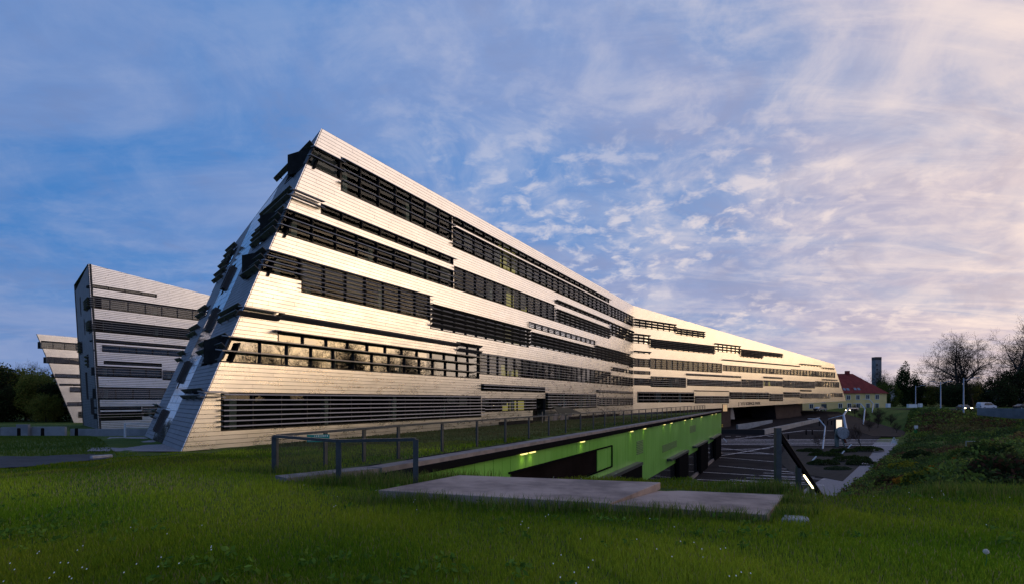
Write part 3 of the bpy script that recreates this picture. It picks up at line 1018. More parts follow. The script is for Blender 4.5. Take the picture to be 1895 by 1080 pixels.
# roof, rear walls and the raised underside
T0 = F1.P(9.37, TOP); KT = F1.P(K1, TOP); KB = F1.P(K1, 0)
E2T = F2.P(94.9, 13.52); E2B = F2.P(104.2, 2.43)
RB0 = FE.P(15.86, 16.05); GB0 = FE.P(15.86, 0)
n1 = -F1.N; n2 = -F2.N
kb = KB + (n1 + n2).normalized() * 15
KTb = Vector((kb.x, kb.y, 16.0)); KBb = Vector((kb.x, kb.y, 0))
E2Tb = E2T + n2 * 15 + Vector((0, 0, -3)); E2Bb = E2B + n2 * 15
mb = MB().add([T0, KT, KTb, RB0], [(0, 1, 2, 3)]); mb.add([KT, E2T, E2Tb, KTb], [(0, 1, 2, 3)])
mb.build('roof', 'roof', HQ)
mb = MB().add([RB0, KTb, KBb, GB0], [(0, 1, 2, 3)]); mb.add([KTb, E2Tb, E2Bb, KBb], [(0, 1, 2, 3)]); mb.add([E2T, E2B, E2Bb, E2Tb], [(0, 1, 2, 3)])
mb.build('rear_wall', 'cladding_sky_tint', HQ)
s0 = F2.P(0.0, 0.14); s1 = F2.P(104.2, 0.14 + 0.0217 * 104.2)
mb = MB().add([s0 - F2.N * 0.02, s1 - F2.N * 0.02, E2Bb, KBb + Vector((0, 0, 0.14))], [(0, 1, 2, 3)])
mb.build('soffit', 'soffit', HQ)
# ground floor under the raised wing
gz = float(plaza_z(116))
mb = MB(); F2.prism(mb, [(18, -6.4), (38.2, -6.0), (38.2, 0.95), (18, 0.5)], -6.0, -1.4)
mb.build('ground_floor_wall', 'brown_wall', HQ)
mb = MB(); F2.prism(mb, [(38.2, -6.4), (104, -2.6), (104, 2.3), (38.2, 0.9)], -13.5, -13.0)
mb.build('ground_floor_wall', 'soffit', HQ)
mb = MB(); F2.prism(mb, [(63.5, -5.0), (79.0, -4.0), (76.6, 1.75), (62.0, 1.4)], -9.0, -2.2)
mb.build('ground_floor_wall', 'brown_wall', HQ)
mb = MB(); F2.prism(mb, [(39.2, -2.0), (41.6, -2.0), (40.7, 0.95), (39.3, 0.95)], -2.6, -2.2)
mb.build('raking_column', 'concrete_pale', HQ)
mb = MB()
for i in range(11):
    F2.rect(mb, 46 + i * 1.7, 46.14 + i * 1.7, -3.6, -2.4, -10.4, -10.3)
mb.build('rack', 'rust', HQ)
panels.finish(); panes.finish(); mullions.finish(); blades.finish()


def lettering(text, size, m, parent, pl, u, v, w, rot=0.0, sx=1.0, name='lettering', extrude=0.01):
    cu = bpy.data.curves.new(name, 'FONT')
    cu.body = text; cu.size = size; cu.extrude = extrude; cu.resolution_u = 3; cu.offset = 0.018 * size
    tmp = bpy.data.objects.new('tmp', cu)
    me = bpy.data.meshes.new_from_object(tmp)
    bpy.data.objects.remove(tmp)
    ax = pl.U * math.cos(rot) + pl.V.normalized() * math.sin(rot)
    up = pl.N.cross(ax).normalized()
    p = pl.P(u, v, w)
    me.transform(Matrix(((ax.x * sx, up.x, pl.N.x, p.x), (ax.y * sx, up.y, pl.N.y, p.y), (ax.z * sx, up.z, pl.N.z, p.z), (0, 0, 0, 1))))
    me.materials.clear(); me.materials.append(MATS[m])
    o = bpy.data.objects.new(name, me)
    return link(o, parent)


lettering('J', 1.02, 'lettering', HQ, F2, 39.2, 1.44, 0.02, 0.015, 1.45)
mb = MB()
for q in ([(40.15, 2.17), (40.35, 2.17), (40.85, 1.75), (40.75, 1.62)], [(41.45, 2.17), (41.25, 2.17), (40.75, 1.75), (40.85, 1.62)], [(40.73, 1.70), (40.87, 1.70), (40.87, 1.56), (40.73, 1.56)], [(40.2, 1.44), (41.45, 1.44), (41.45, 1.55), (40.2, 1.55)]):
    F2.prism(mb, q, 0.006, 0.03)
mb.build('lettering', 'lettering', HQ)
lettering('U SCIENCE PARK', 1.02, 'lettering', HQ, F2, 41.55, 1.46, 0.02, 0.012, 1.06)
lettering('V', 1.5, 'lettering_yellow', HQ, F2, 27.5, -4.05, -1.38, 0.02, 1.6)
lettering('PLATZ', 0.8, 'lettering_yellow', HQ, F2, 31.6, -3.75, -1.38, 0.05, 1.35)

# ------------------------------------------------------------------ the two blocks on the left
def block(name, label, O, U, wins, halves, umax, vmax, end_dir, end_len, end_lean, end_wins, end_drop, edge_lean):
    root = thing(name, label, 'building', O)
    pl = Plane(O, U)
    pc = Pieces('cladding_panel', root, 'cladding_panel_field', 0)
    pn = Pieces('pane', root, 'pane_field', 60); mu = Pieces('mullion', root, 'mullion_field', 80); bl = Pieces('louvre_blade', root, 'louvre_blade_field', 120)
    w = MB()
    hl = [(a, b, lo, hi) for a, b, lo, hi, nb, st in wins]
    clad(pl, halves, -2, umax, 0, vmax, 0.25, 4.0, hl, pc, 'cladding_sky_tint', w, gap=0.03, jit=0.003)
    for a, b, lo, hi, nb, st in wins:
        window(pl, root, a, b, lo, hi, nb, st, pn, mu, bl, bay=2.2, room=1.8, over=0.25, glass='glass_half')
    w.build('wall', 'backing', root)
    if end_dir:
        pe = Plane(pl.P(*end_lean[0]), end_dir, end_lean[1], flip=True)
        w = MB()
        clad(pe, [(end_drop, 1, vmax), (1, 0, end_len)], 0, end_len, 0, vmax, 0.25, 3.0, [(a, b, lo, hi) for a, b, lo, hi, nb, st in end_wins], pc, 'cladding_shaded', w, gap=0.03, jit=0.003)
        for a, b, lo, hi, nb, st in end_wins:
            window(pe, root, a, b, lo, hi, nb, st, pn, mu, bl, bay=2.4, room=1.2, over=0.3, stuff=False)
        w.build('wall', 'backing', root)
    pc.finish(); pn.finish(); mu.finish(); bl.finish()
    return root, pl


O2 = Vector((-58.76, 75, -1.5))
wins = [(0.3, 8.7, 19.85, 20.25, 0, 'thin'), (0.3, 30, 17.05, 18.55, 5, 'thin'), (0.5, 30, 13.9, 15.3, 4, 'thin'), (0.7, 30, 12.4, 12.65, 0, 'thin'), (1.6, 30, 11.0, 12.0, 2, 'thin'), (1.8, 9.4, 9.3, 9.55, 0, 'thin'), (0.9, 9.4, 7.65, 8.85, 3, 'thin'), (9.5, 30, 7.4, 8.7, 3, 'thin'), (1.05, 30, 4.35, 5.85, 5, 'thin'), (1.15, 6.6, 2.9, 3.2, 0, 'thin'), (6.7, 30, 1.9, 3.1, 3, 'thin'), (1.2, 6.7, 1.45, 2.3, 2, 'thin')]
lean2 = Vector((0, 0, 1)) - Plane(O2, (0.63, 1, 0)).U * (1.2 / 23)
b2, p2 = block('office_block', 'tall silver office block with sharp corner and black louvre bands left of the long building', O2, (0.63, 1, 0), wins,
               [(-1, -1.2 / 23, -1.2), (0.098, 1, 23.0)], 30, 23, (-0.95, 1, 0), 18.5, ((1.2, 0), lean2),
               [(0.2, 5.5, 17.0, 18.5, 4, 'dark'), (0.2, 4.5, 13.9, 15.3, 4, 'dark'), (13.5, 18.2, 11.6, 13.4, 4, 'dark'), (12, 13.2, 17.4, 20.2, 0, 'dark'), (8.6, 9.6, 14.0, 16.4, 0, 'dark'), (6.5, 9.0, 9.0, 10.8, 3, 'dark'), (9.5, 12.0, 4.3, 8.5, 0, 'dark'), (3.5, 7.5, 2.0, 4.4, 0, 'dark')], 0.06, 0)
# closing faces
q = [p2.P(1.2, 0, -0.35), p2.P(30, 0, -0.35), p2.P(30, 20, -0.35), p2.P(0, 23, -0.35)]
bk = [v + Vector((-13.0, 13.7, 0)) for v in q]
mb = MB().add([q[3], q[2], bk[2], bk[3]], [(0, 1, 2, 3)]); mb.add([bk[0], bk[1], bk[2], bk[3]], [(0, 1, 2, 3)]); mb.add([q[1], q[2], bk[2], bk[1]], [(0, 1, 2, 3)])
mb.build('roof', 'roof', b2)

O3 = Vector((-105.5, 120, -2.8))
wins = [(0.75, 34, 17.0, 18.55, 4, 'thin'), (1.8, 34, 13.8, 15.2, 5, 'thin'), (3.3, 34, 10.6, 11.5, 3, 'thin'), (4.1, 34, 8.95, 9.2, 0, 'thin'), (6.1, 34, 7.4, 8.4, 3, 'thin'), (5.6, 34, 4.0, 4.85, 2, 'thin'), (7.8, 34, 1.4, 2.6, 3, 'thin')]
b3, p3 = block('office_block', 'farther silver office block whose dark-banded facade leans out over the trees at left', O3, (0.53, 1, 0), wins, [(-1, -7.0 / 20.1, -7.0), (0, 1, 20.1)], 34, 20.1, None, 0, None, [], 0, 0)
q = [p3.P(7, 0, -0.35), p3.P(34, 0, -0.35), p3.P(34, 20.1, -0.35), p3.P(0, 20.1, -0.35)]
bk = [v + Vector((-10.0, 18, 0)) for v in q]
mb = MB().add([q[3], q[2], bk[2], bk[3]], [(0, 1, 2, 3)]); mb.add([bk[0], bk[1], bk[2], bk[3]], [(0, 1, 2, 3)])
mb.build('roof', 'roof', b3)
mb = MB().add([q[0], q[3], bk[3], bk[0]], [(0, 1, 2, 3)])
mb.build('end_wall', 'cladding_shaded', b3)

# ------------------------------------------------------------------ the green annex wall below the planted roof
AW = Plane((-3.28, 14.4, -6.45), (0.5015, 1, 0))
AL = 86.7                                 # length of the wall
AN = thing('annex', 'low annex with glowing green panel wall under a planted roof', 'building', (-3.28, 14.4, -6.45))
TOPV = 7.02
mb = MB(); AW.rect(mb, -0.3, AL, 0.0, TOPV, -1.5, -0.06); mb.build('wall', 'backing', AN)
openings = [(7.0, 20.85, 5.12, 6.32), (18.2, 27.2, 0, 4.62)]
gp = Pieces('wall_panel', AN, 'wall_panel_field')
u = -0.3
while u < AL - 0.05:
    e = min(u + 0.68, AL)
    bottom = 3.0 if u > 27.2 else 0.0
    spans = [(bottom, TOPV - 0.02)]
    for a, b, lo, hi in openings:
        if u + 0.34 > a and u + 0.34 < b:
            ns = []
            for s0, s1 in spans:
                if lo > s0 + 0.05:
                    ns.append((s0, lo))
                if hi < s1 - 0.05:
                    ns.append((hi, s1))
            spans = ns
    for s0, s1 in spans:
        mb = MB(); AW.prism(mb, [(u + 0.012, s0), (e - 0.012, s0), (e - 0.012, s1), (u + 0.012, s1)], -0.05, 0.0, 0.004)
        gp.add(mb, 'green_panel')
    u = e
gp.finish()
# glazed plinth of the right-hand half
for i in range(20):
    a = 27.3 + i * (AL - 27.3) / 20; b = a + (AL - 27.3) / 20
    mb = MB(); AW.rect(mb, a + 0.04, b - 0.04, 0.35, 2.98, -0.05, -0.02); mb.build('plinth_pane', 'black_glass' if 'black_glass' in MATS else 'glass_dark', AN)
mb = MB(); AW.rect(mb, 27.2, AL, 0.0, 0.33, -0.05, 0.12); mb.build('plinth_kerb', 'concrete', AN)
# long dark recess and its surround
mb = MB(); AW.rect(mb, 7.0, 20.85, 5.12, 6.32, -0.05, -0.035); mb.build('dark_panel', 'bronze', AN)
mb = MB(); AW.rect(mb, 7.0, 20.9, 6.32, 6.39, -0.05, 0.08); AW.rect(mb, 20.85, 20.92, 5.12, 6.32, -0.05, 0.08); AW.rect(mb, 7.0, 20.9, 5.05, 5.12, -0.05, 0.08)
mb.build('panel_frame', 'rail_dark', AN)
# sliding doors hung from rails
for d0, d1, r0, v1 in ((21.6, 27.2, 18.0, 4.5), (42.7, 48.4, 38.4, 3.62), (58.1, 65.1, 53.8, 3.58), (74.7, 82.4, 70.2, 3.5)):
    mb = MB(); AW.rect(mb, d0, d1, 0.15, v1, 0.08, 0.42)
    dr = mb.build('sliding_door', 'black', AN)
    mb = MB(); AW.rect(mb, r0, d1 + 0.1, v1 + 0.02, v1 + 0.22, 0.02, 0.46); mb.build('door_rail', 'rail', dr)
# vents
for a, b, lo, hi in ((27.2, 29.2, 5.2, 6.2), (36.4, 43.5, 4.55, 5.2), (52.0, 56.5, 5.4, 6.2)):
    mb = MB()
    for i in range(8):
        AW.rect(mb, a, b, lo + (hi - lo) * i / 8 + 0.02, lo + (hi - lo) * (i + 0.7) / 8, 0.002, 0.03)
    mb.build('vent', 'vent', AN)
# coping, kerb strip and lamps under it
mb = MB(); AW.rect(mb, -0.3, AL + 0.1, TOPV, TOPV + 0.22, -1.45, 0.16); mb.build('coping', 'black', AN)
mb = MB(); AW.rect(mb, -0.3, AL + 0.1, TOPV + 0.225, TOPV + 0.36, -0.50, 0.02); mb.build('kerb_strip', 'concrete', AN)
for u in (8.2, 9.0, 15.3, 25.5, 29.4, 37.0, 40.3, 48.1, 53.0, 61.2, 72.9, 77.9):
    mb = MB(); AW.rect(mb, u - 0.26, u + 0.26, TOPV - 0.06, TOPV - 0.004, 0.05, 0.14); lm = mb.build('wall_lamp', 'lamp_warm', AN)
    ld = bpy.data.lights.new('wall_lamp_light', 'SPOT'); ld.energy = 4.5; ld.color = (1.0, 0.82, 0.25); ld.spot_size = R(115); ld.spot_blend = 1.0; ld.shadow_soft_size = 0.08
    lo = bpy.data.objects.new('wall_lamp_light', ld); link(lo, lm); lo.location = AW.P(u, TOPV - 0.10, 0.22); lo.rotation_euler = (-AW.N * 0.45 + Vector((0, 0, -1))).to_track_quat('-Z', 'Y').to_euler()

# ------------------------------------------------------------------ railings of the planted roof
def railing(name, label, pts, post_at, h, parent=None, net=True, top=0.07, post=0.115):
    """pts = base points of the posts"""
    root = thing(name, label, 'railing', pts[0])
    for p in pts:
        mb = MB(); mb.box((p[0], p[1], p[2] + h / 2 - 0.05), (post, post * 0.5, h + 0.1), rz=post_at); mb.build('post', 'rail', root)
    for a, b in zip(pts[:-1], pts[1:]):
        a = Vector(a); b = Vector(b)
        mb = MB(); mb.bar(a + Vector((0, 0, h)), b + Vector((0, 0, h)), 0.09, top); mb.build('top_rail', 'rail', root)
        if net:
            mb = MB(); d = (b - a) * 0.04
            mb.add([a + d + Vector((0, 0, 0.10)), b - d + Vector((0, 0, 0.10)), b - d + Vector((0, 0, h - 0.06)), a + d + Vector((0, 0, h - 0.06))], [(0, 1, 2, 3)])
            mb.build('wire_net', 'wire_net', root)
    return root


pts = []
Y = 14.55
p0 = Vector((-6.35, 14.55, 0.78))
p1 = Vector((-3.68, 17.5, 0.90))
pts = [p0, p0.lerp(p1, 0.36), p0.lerp(p1, 0.68), p1]
Y = 17.5
while Y < 84:
    Y += 2.25 if Y < 60 else 2.6
    pts.append(Vector((-3.68 + 0.5015 * (Y - 17.5), Y, 0.905)))
railing('roof_railing', 'long dark grey railing with wire net along the edge of the planted roof', pts, math.atan2(1, 0.5015), 0.96)
pts = [Vector((-6.25, 14.2, 0.78)), Vector((-3.93, 12.25, 0.80)), Vector((-2.13, 11.95, 0.86))]
railing('lawn_railing', 'short grey railing section beside the concrete slab on the lawn', pts, 0.1, 0.97)
# kerb stones of the roof edge that run out into the lawn
KB_ = thing('kerb', 'flat concrete kerb strip running out from the roof edge into the lawn', 'kerb', (-5.1, 12.4, 0.8))
for a, b in (((-5.15, 12.35), (-4.35, 13.2)), ((-4.33, 13.22), (-3.3, 14.3))):
    d = Vector((b[0] - a[0], b[1] - a[1], 0)).normalized(); s = Vector((-d.y, d.x, 0))
    mb = MB(); mb.prism([(a[0], a[1]), (b[0], b[1]), (b[0] + s.x * 0.62, b[1] + s.y * 0.62), (a[0] + s.x * 0.62, a[1] + s.y * 0.62)], 0.6, 0.915)
    mb.build('kerb_stone', 'concrete', KB_)
# small teal notice on the railing
SG = Plane((-5.55, 14.62, 0), (0.55, 0.22, 0))
sg = thing('notice_sign', 'small teal notice sign with white lines of text fixed to the roof railing', 'sign', SG.P(0, 1.55))
mb = MB(); SG.rect(mb, 0, 0.58, 1.56, 1.76, 0.02, 0.035); mb.build('panel', 'teal', sg)
mb = MB()                                 # rows of small white characters, too small to read in the photograph
for row, u0, n, w_, h_, st in ((1.70, 0.19, 8, 0.026, 0.040, 0.046), (1.628, 0.03, 14, 0.014, 0.020, 0.026), (1.588, 0.03, 12, 0.014, 0.020, 0.028)):
    for k in range(n):
        SG.rect(mb, u0 + k * st, u0 + k * st + w_ * (0.6 + 0.4 * ((k * 7) % 3) / 2), row, row + h_, 0.036, 0.038)
mb.build('lettering', 'lettering_white', sg)

# ------------------------------------------------------------------ concrete slabs and stair rail in front
mb = MB(); mb.prism([(-2.6, 10.5), (1.67, 9.16), (3.16, 11.5), (-1.23, 12.6)], 0.35, 0.95)
tag(mb.build('concrete_slab', 'slab', bevel=0.012), 'large flat concrete slab lying in the grass, the higher of two', 'slab')
mb = MB(); mb.prism([(1.685, 9.17), (4.03, 8.53), (5.5, 10.9), (3.17, 11.49)], 0.25, [0.93, 0.89, 0.79, 0.79])
tag(mb.build('concrete_slab', 'slab', bevel=0.012), 'lower flat concrete slab at the head of the stair, nearest the handrail', 'slab')
mb = MB()
mb.prism([(4.2, 8.45), (4.62, 8.35), (4.75, 8.68), (4.42, 8.8)], 0.6, 0.84)
tag(mb.build('flat_stone', 'stone', bevel=0.03), 'small pale flat stone at the corner of the lower slab', 'stone')
st = thing('stair', 'narrow concrete stair dropping from the lower slab to the forecourt', 'stair', (5.4, 11.2, 0.6))
d = Vector((3.2, 4.2, 0)).normalized(); sd = Vector((-d.y, d.x, 0))
for i in range(38):
    c = Vector((4.75, 11.6, 0)) + d * (0.3 * i)
    mb = MB(); mb.box((c.x, c.y, 0.62 - 0.16 * i - 0.3), (0.31, 1.6, 0.6), rz=math.atan2(d.y, d.x)); mb.build('step', 'concrete', st)
hr = thing('stair_handrail', 'dark stair handrail on square posts with a lit strip lamp', 'handrail', (5.95, 12.0, 0.4))
h0 = Vector((5.95, 12.0, 1.90)); h1 = Vector((8.9, 15.5, -0.12)); h2 = h1 + (h1 - h0) * 1.2
mb = MB(); mb.bar(h0, h2, 0.06, 0.135); mb.build('rail', 'rail_dark', hr)
mb = MB(); mb.bar(h0 + Vector((0, 0, 0.085)), h2 + Vector((0, 0, 0.085)), 0.065, 0.010); mb.build('rail_cap', 'rail', hr)
for t, wdt in ((0.0, 0.115), (0.42, 0.10), (0.75, 0.10), (1.2, 0.10)):
    p = h0.lerp(h1, t)
    mb = MB(); mb.box((p.x - 0.05, p.y, p.z - 0.9 + (0.08 if t == 0 else -0.08)), (wdt, wdt, 2.0)); mb.build('post', 'rail', hr)
mb = MB(); mb.bar(h0.lerp(h1, 0.53) + Vector((-0.045, -0.045, -0.01)), h0.lerp(h1, 0.77) + Vector((-0.045, -0.045, -0.01)), 0.03, 0.12); mb.build('strip_lamp', 'lamp_strip', hr)

# small things on the planted roof
def f1(u, w, z=0.0):
    p = F1.P(u, z, w); return (p.x, p.y, p.z)


for u0, u1, lab in ((31.5, 37.5, 'long low black planter by the facade, nearest the lawn'), (50.5, 60.0, 'long low black planter by the facade right of the grey awning'), (63, 70, 'long low black planter by the facade, farthest from the lawn')):
    mb = MB()
    F1.rect(mb, u0, u1, -0.1, 0.45, 1.2, 1.25); F1.rect(mb, u0, u1, -0.1, 0.45, 2.2, 2.25); F1.rect(mb, u0, u0 + 0.05, -0.1, 0.45, 1.25, 2.2); F1.rect(mb, u1 - 0.05, u1, -0.1, 0.45, 1.25, 2.2); F1.rect(mb, u0 + 0.05, u1 - 0.05, 0, 0.35, 1.25, 2.2)
    tag(mb.build('planter', 'rail_dark'), lab, 'planter', 'planters on the roof')
for u, lab in ((37.9, 'thin pale post standing in the roof grass by the first planter'), (60.3, 'thin pale post standing in the roof grass right of the second planter'), (63.8, 'thin pale post standing in the roof grass near the third planter')):
    p = f1(u, 3.2); z = float(ground_z(p[0], p[1]))
    mb = MB(); mb.tube([(p[0], p[1], z - 0.1), (p[0], p[1], z + 1.15)], 0.035, 8); mb.lathe((p[0], p[1], z + 1.15), [(0.035, 0), (0.06, 0.02), (0.05, 0.06), (0.01, 0.08)], 8)
    tag(mb.build('marker_post', 'timber'), lab, 'post', 'pale posts on the roof')
aw = thing('entrance_awning', 'slanted grey glass and metal awning over the side entrance', 'awning', f1(46, 1))
mb = MB(); F1.prism(mb, [(44.6, 2.0), (50.8, 1.6), (55.0, 0.9), (47.0, 0.95)], 1.3, 1.36); mb.build('canopy', 'rail', aw)
for a in (45.2, 47.6, 50.0):
    mb = MB(); F1.prism(mb, [(a, 0.0), (a + 1.3, 0.0), (a + 1.7, 0.98), (a + 0.5, 0.98)], 1.2, 1.25); mb.build('side_panel', 'concrete', aw)
mb = MB(); F1.prism(mb, [(44.0, 0.0), (48.5, 0.0), (51.5, -0.25), (45.0, -0.25)], 1.2, 3.0); mb.build('step', 'concrete', aw)
# lit poster box at the far end of the roof
PB = Plane((33.0, 84.5, 0.9), (1, 0.35, 0))
pb = thing('poster_box', 'small glowing yellow and pink poster box at the far end of the planted roof', 'poster', (33.0, 84.5, 0.9))
mb = MB(); PB.rect(mb, -0.05, 0.85, -0.02, 1.15, -0.12, 0.0); mb.build('case', 'rail_dark', pb)
mb = MB(); PB.rect(mb, 0.0, 0.8, 0.03, 1.1, 0.002, 0.01); mb.build('poster', 'poster_lit', pb)

# ------------------------------------------------------------------ forecourt furniture
def pz(y):
    return float(plaza_z(y))


rw = thing('ramp_wall', 'pale concrete retaining wall and ramp in front of the dark entrance', 'wall', (53.7, 114.9, -4.7))
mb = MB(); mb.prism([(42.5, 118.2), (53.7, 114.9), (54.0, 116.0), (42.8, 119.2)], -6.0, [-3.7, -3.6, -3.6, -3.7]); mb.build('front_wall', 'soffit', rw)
for i in range(6):
    a = Vector((53.75, 114.95, 0)).lerp(Vector((79.9, 140.5, 0)), i / 6 + 0.001); b = Vector((53.75, 114.95, 0)).lerp(Vector((79.9, 140.5, 0)), (i + 1) / 6 - 0.001)
    za = -3.55 + 1.45 * i / 6; zb = -3.55 + 1.45 * (i + 1) / 6
    mb = MB(); mb.prism([(a.x, a.y), (b.x, b.y), (b.x - 0.3, b.y + 0.3), (a.x - 0.3, a.y + 0.3)], [pz(a.y) - 0.4, pz(b.y) - 0.4, pz(b.y) - 0.4, pz(a.y) - 0.4], [za, zb, zb, za]); mb.build('wall_bay', 'concrete_pale', rw)
mb = MB(); mb.add([(43.5, 119, -3.95), (53.8, 116, -3.85), (79.7, 141, -2.4), (70, 150, -2.4), (48, 135, -3.8)], [(0, 1, 2, 3, 4)]); mb.build('ramp', 'asphalt', rw)
mb = MB(); mb.prism([(50.2, 120.0), (59.8, 124.0), (59.6, 124.5), (50.0, 120.5)], [-4.3, -2.5, -2.5, -4.3], [-2.8, -1.9, -1.9, -2.8]); mb.build('parapet', 'concrete_pale', rw)


def lamp_post(name, lab, base, h, lean, arm, thick=0.09, grp='bent lamp posts of the forecourt'):
    t = thing(name, lab, 'lamp post', base, grp)
    b = Vector(base)
    k1 = b + Vector((lean, 0, h * 0.74)); k2 = b + Vector((lean - arm * 0.38, 0, h)); k3 = k2 + Vector((-arm * 0.62, 0, 0))
    mb = MB(); mb.tube([b + Vector((0, 0, -0.1)), k1], [thick, thick * 0.85], 8); mb.build('pole', 'lamp_pole', t, smooth=True)
    mb = MB(); mb.tube([k1, k2], thick * 0.8, 8); mb.build('knee', 'lamp_pole', t, smooth=True)
    mb = MB(); mb.box((k2 + k3) / 2, ((k3 - k2).length, 0.18, 0.12)); mb.build('lamp_head', 'lamp_pole', t)
    return t


lamp_post('bent_lamp_post', 'pale bent lamp post rising from the planting beds, nearest of the three', (55.2, 96.0, pz(96)), 5.4, 0.45, 3.1, 0.13)
lamp_post('bent_lamp_post', 'pale bent lamp post left of the yellow house door, second from the beds', (87.3, 134.3, pz(134)), 5.2, 0.4, 2.9, 0.15)
lamp_post('bent_lamp_post', 'thin bent lamp post in front of the right end of the yellow house', (101.8, 153.0, pz(153)), 5.0, 0.5, 3.0, 0.13)
# leaning Y-shaped mast
ym = thing('leaning_mast', 'thick white leaning mast that forks near its top beside the lit sign', 'mast', (74.7, 120.7, pz(120.7)))
a = Vector((74.7, 120.7, pz(120.7))); b = a + Vector((-0.65, 0, 3.6)); c = b + Vector((1.1, 0, 1.5))
mb = MB(); mb.tube([a, b], [0.30, 0.24], 10); mb.build('mast', 'lamp_pole', ym, smooth=True)
mb = MB(); mb.tube([b, c], [0.22, 0.15], 8); mb.build('fork', 'lamp_pole', ym, smooth=True)
mb = MB(); mb.tube([c, c + Vector((2.2, 0, 0.03))], [0.13, 0.11], 8); mb.build('lamp_arm', 'lamp_pole', ym, smooth=True)
mb = MB(); mb.tube([b, b + Vector((-3.6, -0.3, -0.85))], [0.10, 0.06], 8); mb.build('side_arm', 'lamp_pole', ym, smooth=True)
# lit information sign
ls = thing('lit_sign', 'glowing white information panel in a grey case on the forecourt', 'sign', (72.2, 119.5, pz(119.5)))
z = pz(119.5)
mb = MB(); mb.box((72.15, 119.6, z + 1.45), (1.75, 0.3, 2.9)); mb.build('case', 'rail', ls, bevel=0.03)
mb = MB(); mb.box((72.3, 119.44, z + 1.75), (1.25, 0.03, 1.9)); mb.build('panel', 'sign_lit', ls)
# round sculpture on a leg
sc = thing('sculpture', 'round grey drum-shaped metal sculpture standing on slanted plates', 'sculpture', (60.3, 99, pz(99)))
z = pz(99)
mb = MB(); mb.lathe((60.1, 98.6, z + 2.55), [(0.05, -0.55), (0.7, -0.52), (1.02, -0.30), (1.10, 0.0), (1.02, 0.30), (0.7, 0.5), (0.05, 0.52)], 20, 'Y'); mb.build('drum', 'sculpture', sc, smooth=True)
mb = MB(); mb.lathe((60.1, 98.0, z + 2.5), [(0.95, -0.06), (1.06, -0.06), (1.06, 0.06), (0.95, 0.06)], 20, 'Y'); mb.build('ring', 'stone', sc)
mb = MB(); mb.prism([(59.15, 98.7), (59.75, 98.7), (59.75, 99.1), (59.15, 99.1)], z - 0.1, z + 2.3); mb.build('leg', 'sculpture', sc)
mb = MB(); mb.bar((60.75, 98.6, z), (60.0, 98.8, z + 2.2), 0.55, 0.12); mb.build('leg', 'sculpture', sc)
mb = MB(); mb.bar((61.0, 98.9, z + 0.7), (60.4, 98.9, z + 1.8), 0.6, 0.3); mb.build('counterweight', 'rust', sc)
# trestle board (A-frame)
af = thing('folding_board', 'small white triangular folding board standing on the crossing', 'board', (71.4, 101, pz(101)))
z = pz(101)
for s in (-1, 1):
    mb = MB(); mb.bar((71.4 + 0.62 * s, 101, z), (71.4 + 0.04 * s, 101, z + 1.45), 0.09, 0.06); mb.build('leg', 'white_paint', af)
mb = MB(); mb.add([(71.0, 101, z + 0.32), (71.8, 101, z + 0.32), (71.52, 101, z + 0.95), (71.28, 101, z + 0.95)], [(0, 1, 2, 3)]); mb.build('panel', 'white_paint', af)
mb = MB(); mb.bar((70.85, 101, z + 0.2), (71.95, 101, z + 0.2), 0.05, 0.05); mb.build('crossbar', 'white_paint', af)
# green bus-stop like sign
gs = thing('sign_post', 'small sign post with white plate above a green plate by the path', 'sign', (83.0, 111.2, pz(111)))
z = pz(111.2) + 0.1
mb = MB(); mb.tube([(83, 111.2, z - 0.3), (83, 111.2, z + 2.3)], 0.05, 8); mb.build('post', 'lamp_pole', gs)
mb = MB(); mb.box((83.1, 111.12, z + 2.0), (0.75, 0.06, 0.62)); mb.build('plate', 'white_paint', gs)
mb = MB(); mb.box((83.0, 111.12, z + 0.95), (0.68, 0.06, 0.95)); mb.build('plate', 'sign_green', gs)
# low ground lights
for i, (x, y, lab) in enumerate(((40.9, 103.7, 'short slanted white ground light alone on the asphalt near the green wall'), (44.5, 79.6, 'slanted white ground light at the near left corner of the planting beds'), (53.8, 88.0, 'slanted white ground light between the low hedges'), (60.0, 96.0, 'slanted white ground light in front of the round sculpture'))):
    z = pz(y); s = -1 if i == 0 else 1
    mb = MB(); mb.bar((x - 0.33 * s, y, z + 0.15), (x + 0.33 * s, y, z + 0.85), 0.20, 0.10); mb.tube([(x - 0.2 * s, y, z - 0.05), (x - 0.2 * s, y, z + 0.3)], 0.04, 6)
    tag(mb.build('ground_light', 'white_paint'), lab, 'light', 'ground lights of the forecourt')
for i, (x, y, lab) in enumerate(((62.6, 115.0, 'black bollard left of the pair before the lit sign'), (63.9, 115.0, 'black bollard right of the pair before the lit sign'), (54.0, 108.0, 'black bollard left of the pair by the nearest bent lamp'), (55.2, 108.0, 'black bollard right of the pair by the nearest bent lamp'))):
    z = pz(y); mb = MB(); mb.lathe((x, y, z), [(0.13, -0.1), (0.12, 0.95), (0.09, 1.02), (0.02, 1.04)], 10)
    tag(mb.build('bollard', 'black'), lab, 'bollard', 'black bollards of the forecourt')
for i in range(5):
    x, y = 74.5 + i * 1.35, 131.0 + i * 0.6
    z = pz(y); mb = MB(); mb.lathe((x, y, z), [(0.11, -0.1), (0.10, 1.0), (0.02, 1.06)], 8)
    tag(mb.build('bollard', 'black'), 'thin black bollard, number %s from the left in the row by the ramp wall' % ('one', 'two', 'three', 'four', 'five')[i], 'bollard', 'black bollards of the forecourt')

